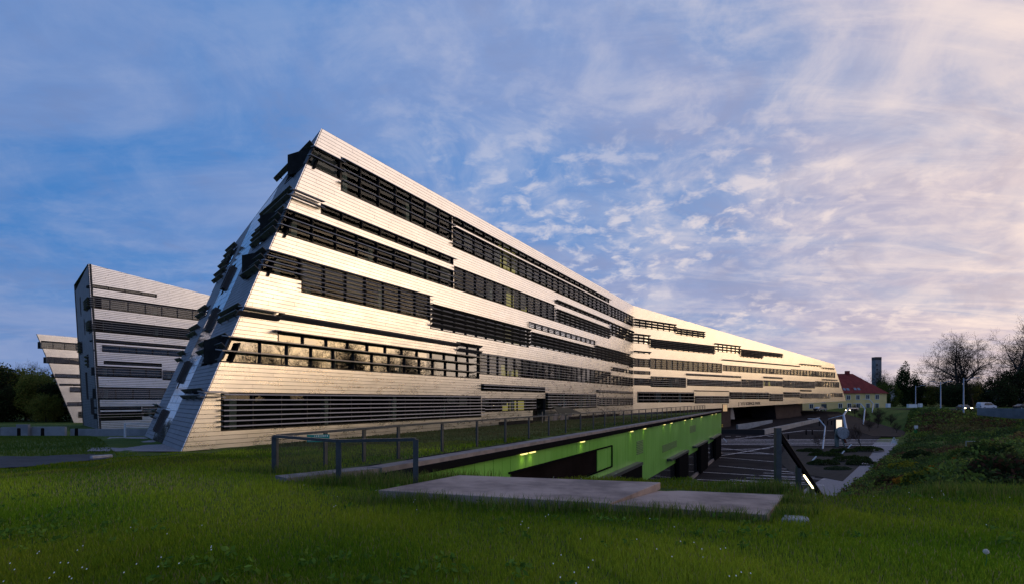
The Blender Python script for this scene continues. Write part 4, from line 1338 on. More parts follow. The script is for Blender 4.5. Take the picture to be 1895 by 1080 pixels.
# planting beds
def bed(pts, name, lab, m='bed_soil', dz=0.05):
    mb = MB()
    n = len(pts)
    mb.add([(x, y, pz(y) + dz) for x, y in pts], [tuple(range(n))])
    mb.add([(x, y, pz(y) + dz) for x, y in pts] + [(x, y, pz(y) - 0.1) for x, y in pts], [(i, (i + 1) % n, n + (i + 1) % n, n + i) for i in range(n)])
    return tag(mb.build(name, m), lab, kind='structure')


bed([(37.2, 60.8), (57.5, 87.0), (64.5, 96.3), (50.0, 98.5), (39.8, 81.0), (35.5, 69.0)], 'planting_bed', 'dark planting bed between the parking bays and the gravel path')
bed([(75.0, 112.5), (81.0, 112.0), (104.0, 140.0), (104, 162), (92, 158), (80, 133)], 'planting_bed', 'brown planting bed between the far road and the crossing', 'soil')

# ------------------------------------------------------------------ yellow house and tower
HS = thing('yellow_house', 'yellow two-storey house with steep red tiled roof behind the long building', 'house', (115, 185, -0.9))
HP = Plane((98.0, 186.5, -0.9), (1, -0.035, 0))
def hw(mb, *a): HP.rect(mb, *a)
mb = MB(); HP.prism(mb, [(0, 0), (30.6, 0), (30.6, 5.9), (0, 5.9)], -12, 0); mb.build('wall', 'house_wall', HS)
rb = [HP.P(-6, 5.85, 0.5), HP.P(31.1, 5.85, 0.5), HP.P(31.1, 5.85, -12.5), HP.P(-6, 5.85, -12.5), HP.P(-3, 12.9, -6), HP.P(22.6, 12.9, -6)]
mb = MB().add(rb, [(0, 1, 5, 4), (1, 2, 5), (2, 3, 4, 5), (3, 0, 4), (0, 3, 2, 1)])
rf = mb.build('roof', 'house_roof', HS)
mb = MB(); HP.rect(mb, 20.2, 21.4, 12.3, 13.9, -6.6, -5.5); mb.build('chimney', 'house_roof', rf)
for a, v in ((15.0, 8.6), (16.4, 6.9), (17.6, 6.9), (20.1, 7.0), (21.3, 7.0)):
    t = (v - 5.85) / 7.05
    mb = MB()
    p = [HP.P(a + du, v + dv, 0.5 - 6.5 * (v + dv - 5.85) / 7.05 + 0.08) for du, dv in ((0, 0), (0.85, 0), (0.85, 0.8), (0, 0.8))]
    q = [HP.P(a + du, v + dv, 0.5 - 6.5 * (v + dv - 5.85) / 7.05 - 0.05) for du, dv in ((0, 0), (0.85, 0), (0.85, 0.8), (0, 0.8))]
    mb.add(p + q, [(0, 1, 2, 3), (0, 4, 5, 1), (1, 5, 6, 2), (2, 6, 7, 3), (3, 7, 4, 0)])
    mb.build('skylight', 'skylight', rf)
for a, v in ((17.0, 3.6), (20.2, 3.65), (23.5, 3.75), (14.3, 0.75), (17.3, 0.8), (20.3, 0.8), (23.6, 0.8), (26.6, 0.8), (26.7, 3.8), (4.5, 0.6), (8.6, 2.6)):
    mb = MB()
    for r in ((a, a + 0.16, v, v + 1.7), (a + 1.24, a + 1.4, v, v + 1.7), (a + 0.16, a + 1.24, v, v + 0.16), (a + 0.16, a + 1.24, v + 1.54, v + 1.7), (a + 0.66, a + 0.74, v + 0.16, v + 1.54)):
        HP.rect(mb, *r, 0.003, 0.08)
    w = mb.build('window', 'house_trim', HS)
    mb = MB(); HP.rect(mb, a + 0.16, a + 1.24, v + 0.16, v + 1.54, 0.002, 0.02); mb.build('pane', 'black_glass', w)
mb = MB(); HP.rect(mb, 8.6, 10.4, 0.0, 2.2, 0.003, 0.05); mb.build('door', 'rail', HS)

tw = thing('tower', 'slim grey tower block far behind the yellow house', 'tower', (202, 300, -1))
mb = MB(); mb.box((202.4, 300, 12.0), (3.3, 3.3, 26)); mb.build('shaft', 'tower', tw)
mb = MB(); mb.box((202.4, 300, 25.6), (3.36, 3.36, 1.6)); mb.build('cap', 'frame', tw)
mb = MB()
for k in range(9):
    mb.box((202.4 - 0.9 + (k % 2) * 0.1, 298.32, 2 + k * 2.5), (1.0, 0.06, 0.9))
mb.build('window_column', 'frame', tw)

# ------------------------------------------------------------------ far street, bridge parapet, lamps, cars
rows = [(Y, 100 + (Y - 122) * 0.25, 260) for Y in frange(124, 160, 4)]
sheet('road', rows, 'asphalt', 'far asphalt road on the bridge', dz=0.0, zf=lambda y: 0.16, n=12)
bp = thing('bridge_parapet', 'pale grey concrete bridge parapet at the right edge', 'wall', (94, 108, -1))
for i in range(4):
    a = Vector((93.4 + i * 5, 108.4 - i * 2.4, 0)); b = Vector((93.4 + (i + 1) * 5 - 0.03, 108.4 - (i + 1) * 2.4, 0))
    mb = MB(); mb.prism([(a.x, a.y), (b.x, b.y), (b.x + 0.15, b.y + 0.3), (a.x + 0.15, a.y + 0.3)], [-0.35 - 0.6 * (i > 0), -0.95, -0.95, -0.35 - 0.6 * (i > 0)], 1.06); mb.build('parapet_bay', 'concrete_blue', bp)


def street_lamp(x, y, h, arms, lab):
    z = float(ground_z(x, y)) if y < 122 else 0.16
    t = thing('street_lamp', lab, 'street lamp', (x, y, z), 'street lamps along the far road')
    mb = MB(); mb.tube([(x, y, z - 0.3), (x, y, z + h)], [0.16, 0.10], 8); mb.build('pole', 'street_pole', t, smooth=True)
    for s, L in arms:
        mb = MB(); mb.tube([(x, y, z + h - 0.5), (x + s * L, y, z + h + 0.05)], 0.05, 6); mb.build('arm', 'street_pole', t)
        mb = MB(); mb.box((x + s * (L + 0.5), y, z + h + 0.1), (1.4, 0.4, 0.16)); mb.build('lamp_head', 'street_pole', t, bevel=0.04)


street_lamp(100.3, 120, 8.2, ((1, 2.3),), 'tall grey street lamp with one arm, nearest of three at right')
street_lamp(119.0, 150, 7.6, ((1, 2.0), (-1, 1.8)), 'grey street lamp with two arms, middle of three at right')
street_lamp(138.2, 185, 7.4, ((1, 2.0),), 'small grey street lamp with one arm, farthest and leftmost of three')


def car(x, y, z, rz, body, lab, kind='car', lights=None, scale=1.0):
    t = thing('parked_car' if lights is None else 'car', lab, kind, (x, y, z), 'cars on the far road')
    M = Matrix.Translation((x, y, z)) @ Matrix.Rotation(rz, 4, 'Z') @ Matrix.Scale(scale, 4)
    hi = 1.9 if kind == 'van' else 1.45
    def put(name, mb, m, smooth=False, parent=None, bevel=0.0):
        mb.v = [tuple(M @ Vector(v)) for v in mb.v]
        return mb.build(name, m, parent or t, smooth, bevel)
    if kind == 'van':
        prof = [(-2.3, 0.35), (2.25, 0.35), (2.35, 0.75), (2.1, 1.0), (1.55, 1.1), (0.95, 1.82), (-2.0, 1.9), (-2.3, 1.6)]
    else:
        prof = [(-2.15, 0.32), (2.1, 0.32), (2.2, 0.6), (2.05, 0.80), (1.1, 0.92), (0.45, 1.38), (-0.95, 1.44), (-1.7, 0.98), (-2.15, 0.9)]
    n = len(prof); vs = []
    for s in (-1, 1):
        for a, b in prof:
            k = 0.86 - 0.17 * max(0, (b - 0.85)) / 0.6
            vs.append((a, s * k, b))
    mb = MB(); mb.add(vs, [tuple(range(n))[::-1], tuple(range(n, 2 * n))] + [(i, (i + 1) % n, n + (i + 1) % n, n + i) for i in range(n)])
    put('body', mb, body, bevel=0.05)
    for s in (-1, 1):
        mb = MB()
        zt, zb = (1.7, 1.15) if kind == 'van' else (1.33, 0.95)
        y0, y1 = s * (0.87 - 0.17 * (zb - 0.85) / 0.6), s * (0.875 - 0.17 * (zt - 0.85) / 0.6)
        f0 = (0.95, 0.35) if kind != 'van' else (1.35, 0.9)
        mb.add([(-1.35, y0, zb), (f0[0], y0, zb), (f0[1], y1, zt), (-1.0, y1, zt)], [(0, 1, 2, 3)])
        mb.v = [(a, b + s * 0.012, c) for a, b, c in mb.v]
        put('side_window', mb, 'black_glass')
    mb = MB()
    a, b = (((1.12, 0.93), (0.48, 1.36)) if kind != 'van' else ((1.58, 1.12), (0.99, 1.78)))
    mb.add([(a[0] + 0.02, -0.75, a[1] + 0.03), (a[0] + 0.02, 0.75, a[1] + 0.03), (b[0] + 0.03, 0.66, b[1] + 0.01), (b[0] + 0.03, -0.66, b[1] + 0.01)], [(0, 1, 2, 3)])
    put('windscreen', mb, 'black_glass')
    for wx in (-1.35, 1.35):
        for s in (-1, 1):
            mb = MB(); mb.lathe((wx, s * 0.80, 0.32), [(0.1, -0.1), (0.32, -0.1), (0.32, 0.1), (0.1, 0.1)], 14, 'Y'); w = put('wheel', mb, 'tyre')
            mb = MB(); mb.lathe((wx, s * 0.90, 0.32), [(0.02, -0.012), (0.19, -0.012), (0.18, 0.012), (0.02, 0.012)], 10, 'Y'); put('rim', mb, 'lamp_pole', parent=w)
    for s in (-1, 1):
        mb = MB(); mb.box((2.13, s * 0.62, 0.68), (0.14, 0.34, 0.16)); put('headlight', mb, 'headlight' if lights == 'front' else 'house_trim')
        mb = MB(); mb.box((-2.2 if kind != 'van' else -2.31, s * 0.66, 0.8), (0.08, 0.28, 0.18)); put('rear_light', mb, 'taillight' if lights == 'rear' else 'rust')
    return t


car(104.6, 166.0, pz(166) + 0.02, R(205), 'car_silver', 'silver car with lit headlights driving past the yellow house', lights='front')
car(101.5, 178.0, pz(178) + 0.02, R(20), 'car_silver', 'pale car half hidden at the corner of the long building')
car(104.6, 125.0, 0.17, R(250), 'car_dark', 'dark car with one bright headlight beside the nearest street lamp', lights='front')
car(129.0, 147.0, 0.17, R(5), 'car_white', 'white van on the bridge road behind the parapet', kind='van')
car(139.5, 147.5, 0.17, R(3), 'car_dark', 'dark car on the bridge road at the right picture edge')
car(126.0, 188.0, -0.6, R(100), 'car_dark', 'dark car with a glowing red rear light beyond the green bank', lights='rear')
# white crates by the roadside
for x, y, sx, sz, lab in ((122.5, 176, 1.0, 1.25, 'narrow white box standing at the roadside beyond the green bank'), (127.3, 172, 2.7, 1.05, 'wide white box lying at the roadside beyond the green bank'), (139.0, 184, 0.9, 1.2, 'small white box at the foot of the farthest street lamp')):
    z = float(ground_z(x, y)) + 0.2
    mb = MB(); mb.box((x, y, z + sz / 2), (sx, 1.0, sz)); mb.box((x, y, z + sz + 0.03), (sx + 0.08, 1.08, 0.06))
    tag(mb.build('white_box', 'white_paint', bevel=0.02), lab, 'box', 'white boxes at the roadside')
# glass board frame on the slope
gf = thing('slope_sign', 'teal panel in a thin frame standing low in the shrubs of the slope', 'sign', (62.0, 71, -3.2))
z = float(ground_z(62.5, 72))
mb = MB(); mb.box((62.8, 72, z + 0.75), (4.6, 0.06, 0.06)); mb.box((60.5, 72, z + 0.3), (0.06, 0.06, 1.0)); mb.box((65.1, 72, z + 0.3), (0.06, 0.06, 1.0)); mb.build('frame', 'lamp_pole', gf)
mb = MB(); mb.box((63.4, 72.05, z + 0.35), (2.8, 0.04, 0.75)); mb.build('panel', 'teal', gf)

# ------------------------------------------------------------------ left lawn furniture
for i, (x, lab) in enumerate(((-47.0, 'short black bollard at the lawn edge, leftmost of three'), (-45.0, 'short black bollard at the lawn edge, middle of three'), (-42.0, 'short black bollard at the lawn edge, rightmost of three'))):
    y = 51.5 + i * 0.3; z = float(ground_z(x, y))
    mb = MB(); mb.lathe((x, y, z), [(0.14, -0.2), (0.13, 0.78), (0.10, 0.84), (0.02, 0.86)], 10)
    tag(mb.build('bollard', 'black'), lab, 'bollard', 'bollards at the left lawn edge')
lw = thing('low_wall', 'low pale blue-grey concrete wall with gate blocks before the dark trees at left', 'wall', (-60, 60, -1.5))
for x0, x1, y, h in ((-66, -56.2, 59.5, 0.9), (-59.2, -57.8, 59.2, 1.25), (-56.15, -53.0, 59.5, 1.0), (-54.2, -52.9, 59.2, 1.3), (-52.85, -49.2, 59.6, 1.05), (-49.1, -30, 60.2, 0.8)):
    z = float(ground_z((x0 + x1) / 2, y))
    mb = MB(); mb.box(((x0 + x1) / 2, y, z + h / 2 - 0.2), (x1 - x0, 0.3, h + 0.4)); mb.build('wall_bay', 'concrete_blue', lw)
hr2 = thing('lawn_handrail', 'low metal handrail on the lawn left of the leaning end wall', 'railing', (-30, 42, -0.2))
z = float(ground_z(-30.5, 43))
for x in (-30.8, -27.6):
    mb = MB(); mb.box((x, 43, z + 0.5), (0.12, 0.1, 1.2)); mb.build('post', 'lamp_pole', hr2)
for k in (1.08, 0.75):
    mb = MB(); mb.bar((-30.86, 43, z + k), (-27.5, 43, z + k), 0.06, 0.06); mb.build('rail', 'lamp_pole', hr2)
mb = MB(); z = float(ground_z(-19.6, 25.6)); mb.box((-19.0, 25.0, z + 0.05), (0.30, 0.8, 0.22), rz=-0.55)
tag(mb.build('kerb_block', 'stone', bevel=0.02), 'pale kerb block at the end of the asphalt footpath', 'kerb')

# ------------------------------------------------------------------ vegetation
def quads_cloud(c, size, tint, flat=0.0):
    """leaf-sized quads with random attitude at points c (n,3)"""
    n = len(c)
    a = rng.normal(size=(n, 3)); a[:, 2] *= 1 - flat
    a /= np.linalg.norm(a, axis=1, keepdims=True)
    b = rng.normal(size=(n, 3)); b -= (b * a).sum(1, keepdims=True) * a
    b /= np.linalg.norm(b, axis=1, keepdims=True)
    s = (size * rng.uniform(0.6, 1.3, n))[:, None]
    v = np.stack([c - a * s * 0.5, c + b * s * 0.28, c + a * s * 0.5, c - b * s * 0.28], 1).reshape(-1, 3)
    f = np.arange(n * 4).reshape(n, 4)
    t = np.repeat(np.concatenate([tint, np.ones((n, 1))], 1), 4, 0)
    return v, f, t


def pal(n, cols, spread=0.25):
    cols = np.array(cols)
    c = cols[rng.integers(0, len(cols), n)]
    return np.clip(c * rng.uniform(1 - spread, 1 + spread, (n, 1)), 0, 1)


def crown_points(n, centre, rad, clumps, sub=0.34, flat_bottom=True):
    """points in clumps spread over the shell of an ellipsoid, with gaps between the clumps"""
    k = rng.normal(size=(clumps, 3)); k /= np.linalg.norm(k, axis=1, keepdims=True)
    if flat_bottom:
        k[:, 2] = np.where(k[:, 2] < -0.45, -k[:, 2] * 0.6, k[:, 2])
    k *= rng.uniform(0.35, 0.95, (clumps, 1)) ** 0.6
    ci = rng.integers(0, clumps, n)
    r = rng.uniform(0.6, 1.25, clumps)[ci][:, None]
    d = rng.normal(size=(n, 3)); d /= np.linalg.norm(d, axis=1, keepdims=True)
    d *= rng.uniform(0, 1, (n, 1)) ** 0.4
    p = (k[ci] + d * sub * r) * np.array(rad) + np.array(centre)
    return p, ci


def branch_tree(h, spread, levels, seed, trunk_r, first=0.25, kids=(5, 4, 4, 3, 3), min_r=0.02, up=0.35):
    """recursive limbs; returns (thick MB, twig MB, tips)"""
    rnd = random.Random(seed)
    thick, twig, tips = MB(), MB(), []

    def grow(p, d, L, r, lv):
        pts, rad = [p], [r]
        q, dd = p.copy(), d.copy()
        n = 4 if lv < 2 else 3
        for i in range(n):
            dd = (dd + Vector((rnd.gauss(0, 0.13), rnd.gauss(0, 0.13), rnd.gauss(0.03, 0.10) + up * 0.10))).normalized()
            q = q + dd * (L / n)
            pts.append(q.copy()); rad.append(max(min_r * 0.6, r * (1 - 0.62 * (i + 1) / n)))
        (thick if lv < 3 else twig).tube(pts, rad, 6 if lv < 2 else (4 if lv < 3 else 3), cap=False)
        if lv >= levels:
            tips.append(pts[-1]); tips.append(pts[-2])
            return
        k = kids[min(lv, len(kids) - 1)]
        for j in range(k):
            t = first + (1 - first) * (j + rnd.uniform(0.2, 0.9)) / k if lv == 0 else rnd.uniform(0.3, 1.0)
            i = min(int(t * n), n - 1)
            s = pts[i].lerp(pts[i + 1], t * n - i)
            ang = rnd.uniform(0, 2 * math.pi)
            base = (pts[i + 1] - pts[i]).normalized()
            o = base.orthogonal().normalized(); o2 = base.cross(o)
            out = (o * math.cos(ang) + o2 * math.sin(ang))
            tilt = rnd.uniform(0.55, 1.05)
            nd_ = (base * math.cos(tilt) + out * math.sin(tilt) * spread + Vector((0, 0, up * 0.3))).normalized()
            grow(s, nd_, L * rnd.uniform(0.52, 0.74), max(min_r, rad[i] * rnd.uniform(0.5, 0.68)), lv + 1)
        grow(pts[-1], dd, L * 0.6, rad[-1], lv + 1)

    grow(Vector((0, 0, 0)), Vector((rnd.gauss(0, 0.05), rnd.gauss(0, 0.05), 1)).normalized(), h * 0.46, trunk_r, 0)
    return thick, twig, tips


def scale_z(mbs, h):
    z = max(v[2] for m in mbs for v in m.v)
    k = h / z
    for m in mbs:
        m.v = [(a * k, b * k, c * k) for a, b, c in m.v]
    return k


PROTO = {}


def bare_proto(key, h, spread, seed, buds, budcols, levels=5, trunk_r=0.45, kids=(5, 4, 4, 3, 3), min_r=0.03):
    th, tw, tips = branch_tree(h, spread, levels, seed, trunk_r, kids=kids, min_r=min_r)
    k = scale_z((th, tw), h)
    tips = np.array([tuple(t * k) for t in tips])
    t_me = th.build('trunk', 'bark'); c_me = tw.build('crown', 'twig')
    mt, mc = t_me.data, c_me.data
    bpy.data.objects.remove(t_me); bpy.data.objects.remove(c_me)
    if buds:
        i = rng.integers(0, len(tips), buds)
        p = tips[i] + rng.normal(size=(buds, 3)) * h * 0.012
        v, f, t = quads_cloud(p, h * 0.010, pal(buds, budcols))
        nv0 = len(mc.vertices)
        ov = np.array(tw.v); of = tw.f
        me = bpy.data.meshes.new('crown')
        me.from_pydata([tuple(x) for x in np.concatenate([ov, v])], [], [tuple(x) for x in of] + [tuple(int(y) + nv0 for y in x) for x in f])
        a = me.color_attributes.new('tint', 'FLOAT_COLOR', 'POINT')
        a.data.foreach_set('color', np.concatenate([np.tile([0.085, 0.058, 0.045, 1], (nv0, 1)), t]).astype(np.float32).ravel())
        me.materials.append(MATS['leaf'])
        mc = me
    PROTO[key] = (mt, mc)


def plant(key, name, label, cat, loc, rz, s=1.0, group=None):
    r = thing(name, label, cat, loc, group)
    r.rotation_euler = (0, 0, rz); r.scale = (s, s, s)
    for nm, me in zip(('trunk', 'crown'), PROTO[key]):
        o = bpy.data.objects.new(nm, me); COL.objects.link(o); o.parent = r
    return r


def leafy_proto(key, h, rad, n, cols, clumps, leaf, seed, trunk_r=0.3, sub=0.34, cone=False):
    rnd = random.Random(seed)
    th = MB()
    th.tube([(0, 0, -0.5), (rnd.uniform(-.2, .2), rnd.uniform(-.2, .2), h * 0.35), (rnd.uniform(-.5, .5), rnd.uniform(-.5, .5), h * 0.8)], [trunk_r, trunk_r * 0.7, trunk_r * 0.2], 7)
    for i in range(6):
        a = rnd.uniform(0, 6.28); z = h * rnd.uniform(0.25, 0.6)
        th.tube([(0, 0, z), (math.cos(a) * rad * 0.4, math.sin(a) * rad * 0.4, z + h * 0.12), (math.cos(a) * rad * 0.75, math.sin(a) * rad * 0.75, z + h * 0.22)], [trunk_r * 0.4, trunk_r * 0.25, 0.04], 5)
    o = th.build('trunk', 'bark'); mt = o.data; bpy.data.objects.remove(o)
    if cone:
        z = rng.uniform(0.06, 1, n) ** 1.15
        tiers = 11
        zz = (np.floor(z * tiers) + rng.uniform(0, 0.75, n)) / tiers
        rr = rad * (1 - zz) ** 0.75 * rng.uniform(0.25, 1, n) ** 0.5 * (0.75 + 0.35 * np.sin(np.floor(z * tiers) * 2.1))
        a = rng.uniform(0, 2 * np.pi, n)
        lobes = 0.75 + 0.25 * np.sin(a * 5 + np.floor(z * tiers) * 1.7)
        p = np.stack([rr * lobes * np.cos(a), rr * lobes * np.sin(a), h * (0.08 + 0.92 * zz) - rr * 0.12], 1)
        shade = np.ones(n)
    else:
        p, ci = crown_points(n, (0, 0, h * 0.50), (rad, rad, h * 0.48), clumps, sub, False)
        shade = rng.uniform(0.75, 1.25, clumps)[ci]
    v, f, t = quads_cloud(p, leaf, pal(n, cols) * shade[:, None])
    o = np_mesh('crown', v, f, 'leaf', tint=t); mc = o.data; bpy.data.objects.remove(o)
    PROTO[key] = (mt, mc)


OLIVE = [(0.22, 0.21, 0.04), (0.16, 0.18, 0.036), (0.24, 0.20, 0.05), (0.12, 0.145, 0.034)]
DARK = [(0.040, 0.062, 0.022), (0.028, 0.046, 0.018), (0.055, 0.072, 0.026)]
FRESH = [(0.075, 0.105, 0.022), (0.055, 0.085, 0.018), (0.090, 0.105, 0.028)]
RUST = [(0.045, 0.034, 0.020), (0.034, 0.028, 0.016), (0.026, 0.032, 0.014)]
leafy_proto('olive', 15, 6.4, 15000, OLIVE, 85, 0.55, 1)
leafy_proto('green', 14, 5.4, 8000, FRESH, 50, 0.5, 2)
leafy_proto('dark', 15, 6.5, 12000, DARK + RUST, 70, 0.6, 3, sub=0.40)
leafy_proto('pine', 16, 3.1, 9000, DARK, 46, 0.55, 4, sub=0.42)
bare_proto('bare_a', 24, 1.5, 5, 3600, [(0.075, 0.060, 0.030), (0.060, 0.055, 0.025)], levels=5, trunk_r=0.85, kids=(6, 4, 4, 4, 3), min_r=0.022)
bare_proto('bare_b', 20, 1.7, 8, 3600, [(0.080, 0.065, 0.032), (0.065, 0.060, 0.025)], levels=5, trunk_r=0.75, kids=(6, 4, 4, 4, 3), min_r=0.022)
bare_proto('bare_s', 3.2, 0.9, 3, 500, [(0.075, 0.050, 0.025), (0.05, 0.035, 0.02)], levels=3, trunk_r=0.05, kids=(7, 5, 4, 3), min_r=0.012)
bare_proto('thicket', 2.0, 1.4, 12, 700, [(0.17, 0.10, 0.065), (0.13, 0.085, 0.055), (0.16, 0.12, 0.045)], levels=3, trunk_r=0.05, kids=(9, 6, 4, 3), min_r=0.014)

# right-hand trees
plant('bare_b', 'bare_tree', 'wide bare tree with budding twigs, left of the two big ones at right', 'tree', (172, 206, -0.5), 0.4, 1.55, 'big bare trees')
plant('bare_a', 'bare_tree', 'tallest bare tree with branching crown above the dark thicket at right', 'tree', (194, 210, -0.5), 2.2, 1.55, 'big bare trees')
plant('bare_b', 'bare_tree', 'bare tree cut off by the right picture edge', 'tree', (207, 213, -0.5), 3.6, 1.55, 'big bare trees')
plant('bare_a', 'bare_tree', 'bare tree with spreading limbs between the two big ones at right', 'tree', (182, 214, -0.5), 5.2, 1.22, 'big bare trees')
plant('dark', 'dense_tree', 'broad dense dark tree below the tall bare tree at right', 'tree', (176, 196, -1.5), 0.7, 0.82, 'dark trees at right')
plant('dark', 'dense_tree', 'broad dense dark tree at the right picture edge', 'tree', (189, 201, -1.5), 2.9, 1.07, 'dark trees at right')
plant('dark', 'dense_tree', 'low dense dark tree behind the nearest street lamp', 'tree', (165, 202, -1.5), 4.4, 0.70, 'dark trees at right')
plant('green', 'leafy_tree', 'fresh green round tree directly right of the yellow house', 'tree', (147, 211, -1.0), 0.3, 0.80, 'trees behind the far road')
plant('pine', 'pine_tree', 'dark conifer with uneven top right of the yellow house', 'tree', (159.5, 219, -1.0), 1.0, 1.08, 'trees behind the far road')
plant('pine', 'pine_tree', 'smaller dark conifer leaning behind the fresh green tree', 'tree', (152.5, 222, -1.0), 2.0, 0.78, 'trees behind the far road')
plant('pine', 'pine_tree', 'dark conifer behind the farthest street lamp', 'tree', (165.0, 221, -1.0), 2.6, 0.86, 'trees behind the far road')
plant('olive', 'leafy_tree', 'olive green tree between the far lamp and the two-armed lamp', 'tree', (170, 222, -1.0), 1.3, 0.72, 'trees behind the far road')
plant('olive', 'leafy_tree', 'olive green tree right behind the two-armed street lamp', 'tree', (181, 224, -1.0), 3.3, 0.76, 'trees behind the far road')
plant('olive', 'leafy_tree', 'olive green tree between the two-armed and the nearest street lamp', 'tree', (190, 224, -1.0), 5.1, 0.78, 'trees behind the far road')
plant('bare_b', 'bare_tree', 'small bare tree beside the slim tower', 'tree', (172, 250, -1.0), 1.9, 0.95, 'trees behind the far road')
# the same row of trees runs on beyond the right edge, where the facade mirrors it
NUMS = 'one two three four five six seven eight nine ten eleven twelve thirteen fourteen fifteen sixteen seventeen eighteen'.split()
for i, (x, y, k, s) in enumerate(((234, 150, 'bare_a', 0.85), (227, 138, 'olive', 0.9), (230, 128, 'dark', 0.62), (99, 92, 'bare_b', 0.92), (93, 84, 'bare_a', 0.74), (108, 88, 'bare_b', 0.9), (104, 78, 'bare_a', 0.78), (96, 70, 'bare_b', 0.95), (112, 74, 'bare_a', 0.85), (106, 64, 'bare_b', 0.85), (98, 58, 'bare_a', 0.74), (103, 49, 'bare_b', 0.85),
                                  (100, 83, 'dark', 0.46), (97, 64, 'dark', 0.42), (107, 95, 'dark', 0.46), (104, 55, 'olive', 0.42), (110, 69, 'dark', 0.5), (100, 76, 'olive', 0.42))):
    plant(k, 'roadside_tree', 'roadside tree beyond the right edge, number %s from the bridge' % NUMS[i], 'tree', (x, y, float(ground_z(x, y)) - 0.2), i * 1.3, s * (1.35 if k in ('dark', 'olive') else 1.12), 'roadside trees beyond the right edge')

for i, (x, y, s) in enumerate(((190, 106, 1.1), (196, 116, 1.0), (191, 126, 1.15), (197, 136, 1.05), (192, 146, 1.1), (198, 156, 1.0), (194, 166, 1.12), (200, 176, 1.05), (197, 186, 1.1))):
    plant('dark', 'roadside_tree', 'dense dark roadside tree beyond the right edge, number %s of that row' % NUMS[i], 'tree', (x, y, -1.0), i * 0.8, s, 'dense roadside trees beyond the right edge')

# left-hand wood edge
for i, (x, y, k, s, lab) in enumerate(((-147, 146, 'olive', 1.02, 'dark olive tree at the left picture edge'), (-138, 140, 'olive', 1.05, 'tall dark olive tree, second from the left picture edge'), (-131, 137, 'dark', 1.0, 'very dark tree in the middle of the wood at left'),
                                       (-126, 140, 'olive', 0.95, 'olive tree just left of the leaning block'), (-119, 136, 'olive', 0.82, 'smaller olive tree partly behind the leaning block'), (-114, 136, 'dark', 0.7, 'low dark tree at the foot of the leaning block'), (-124, 131, 'dark', 0.6, 'low dark bush-like tree in front of the wood at left'), (-134, 130, 'olive', 0.58, 'low olive bush-like tree in front of the wood at left'), (-113, 131, 'olive', 0.5, 'lowest olive tree beside the foot of the leaning block'))):
    plant(k, 'leafy_tree', lab, 'tree', (x, y, -3.0), i * 0.9, s, 'wood at the left')
plant('bare_b', 'bare_tree', 'bare twiggy tree top showing over the wood at left', 'tree', (-133, 148, -3.0), 0.5, 0.86, 'wood at the left')
plant('bare_b', 'bare_tree', 'bare twiggy tree top just left of the leaning block', 'tree', (-128, 150, -3.0), 3.5, 0.78, 'wood at the left')

# distant hills
hx = np.linspace(300, 4200, 60); hv = []
for x in hx:
    z = 62 + 26 * math.sin(x * 0.0018 + 0.6) + 9 * math.sin(x * 0.011) + 3 * math.sin(x * 0.05)
    for t in (0, 0.5, 1.0):
        hv.append((x, 2300 - 500 * (1 - t), -5 + z * (1.25 if t == 1 else (0.8 if t == 0.5 else 0))))
hf = [(i * 3 + k, (i + 1) * 3 + k, (i + 1) * 3 + k + 1, i * 3 + k + 1) for i in range(len(hx) - 1) for k in (0, 1)]
mb = MB(); mb.v = hv; mb.f = hf
tag(mb.build('hills', 'hill', smooth=True), 'wooded hills on the far horizon, tinted blue-grey for haze', kind='structure')

# low hedges of the planting beds and thin shrubs
def hedge(name, lab, loc, rx, ry, h, n, cols, leaf, rz=0.0, group=None, cat='hedge'):
    r = thing(name, lab, cat, loc, group)
    a = rng.uniform(0, 2 * np.pi, n); q = rng.uniform(0, 1, n) ** 0.5
    x, y = q * np.cos(a), q * np.sin(a)
    top = h * np.sqrt(np.clip(1 - q ** 2.6, 0, 1)) * (0.82 + 0.18 * np.sin(x * 7 + loc[0]) * np.cos(y * 5 + loc[1]))
    z = top * rng.uniform(0.35, 1.0, n) ** 0.5
    c, s = math.cos(rz), math.sin(rz)
    p = np.stack([loc[0] + x * rx * c - y * ry * s, loc[1] + x * rx * s + y * ry * c, loc[2] + z], 1)
    v, f, t = quads_cloud(p, leaf, pal(n, cols))
    np_mesh('foliage', v, f, 'leaf', r, tint=t)
    mb = MB()
    for k in range(5):
        w = rng.uniform(-0.5, 0.5, 2)
        mb.tube([(loc[0], loc[1], loc[2] - 0.1), (loc[0] + w[0] * rx, loc[1] + w[1] * ry, loc[2] + h * 0.6)], [0.03, 0.012], 5)
    mb.build('stem', 'bark', r)
    return r


HG = 'low hedges of the planting beds'
for x, y, rx, ry, h, lab, cols in ((50.6, 92, 2.6, 1.2, 0.8, 'dark low hedge mound left of the nearest bent lamp', DARK), (50.2, 86.6, 3.2, 1.2, 0.9, 'long green hedge mound right in front of the nearest bent lamp', DARK + FRESH[1:2]), (56.6, 92.4, 2.6, 1.1, 0.75, 'low hedge mound before the round sculpture', DARK + FRESH[1:2]),
                                   (61.5, 93.6, 3.1, 1.4, 0.95, 'large green hedge mound farthest right near the path', DARK + FRESH[1:2]), (43.9, 76.2, 2.5, 1.1, 0.8, 'dark hedge mound at the left corner of the near bed', DARK), (49.2, 76.2, 2.3, 1.1, 0.85, 'dark hedge mound nearest the gravel path', DARK), (50.6, 80.5, 3.3, 1.3, 0.95, 'green spreading hedge mound in the middle of the bed', FRESH[1:2] + DARK), (42.8, 71.0, 1.9, 0.9, 0.4, 'pale grassy tuft row at the near end of the bed', [(0.075, 0.095, 0.05), (0.05, 0.07, 0.035)])):
    hedge('hedge', lab, (x, y, pz(y) + 0.05), rx, ry, h, 1500, cols, 0.26, 0.15, HG)
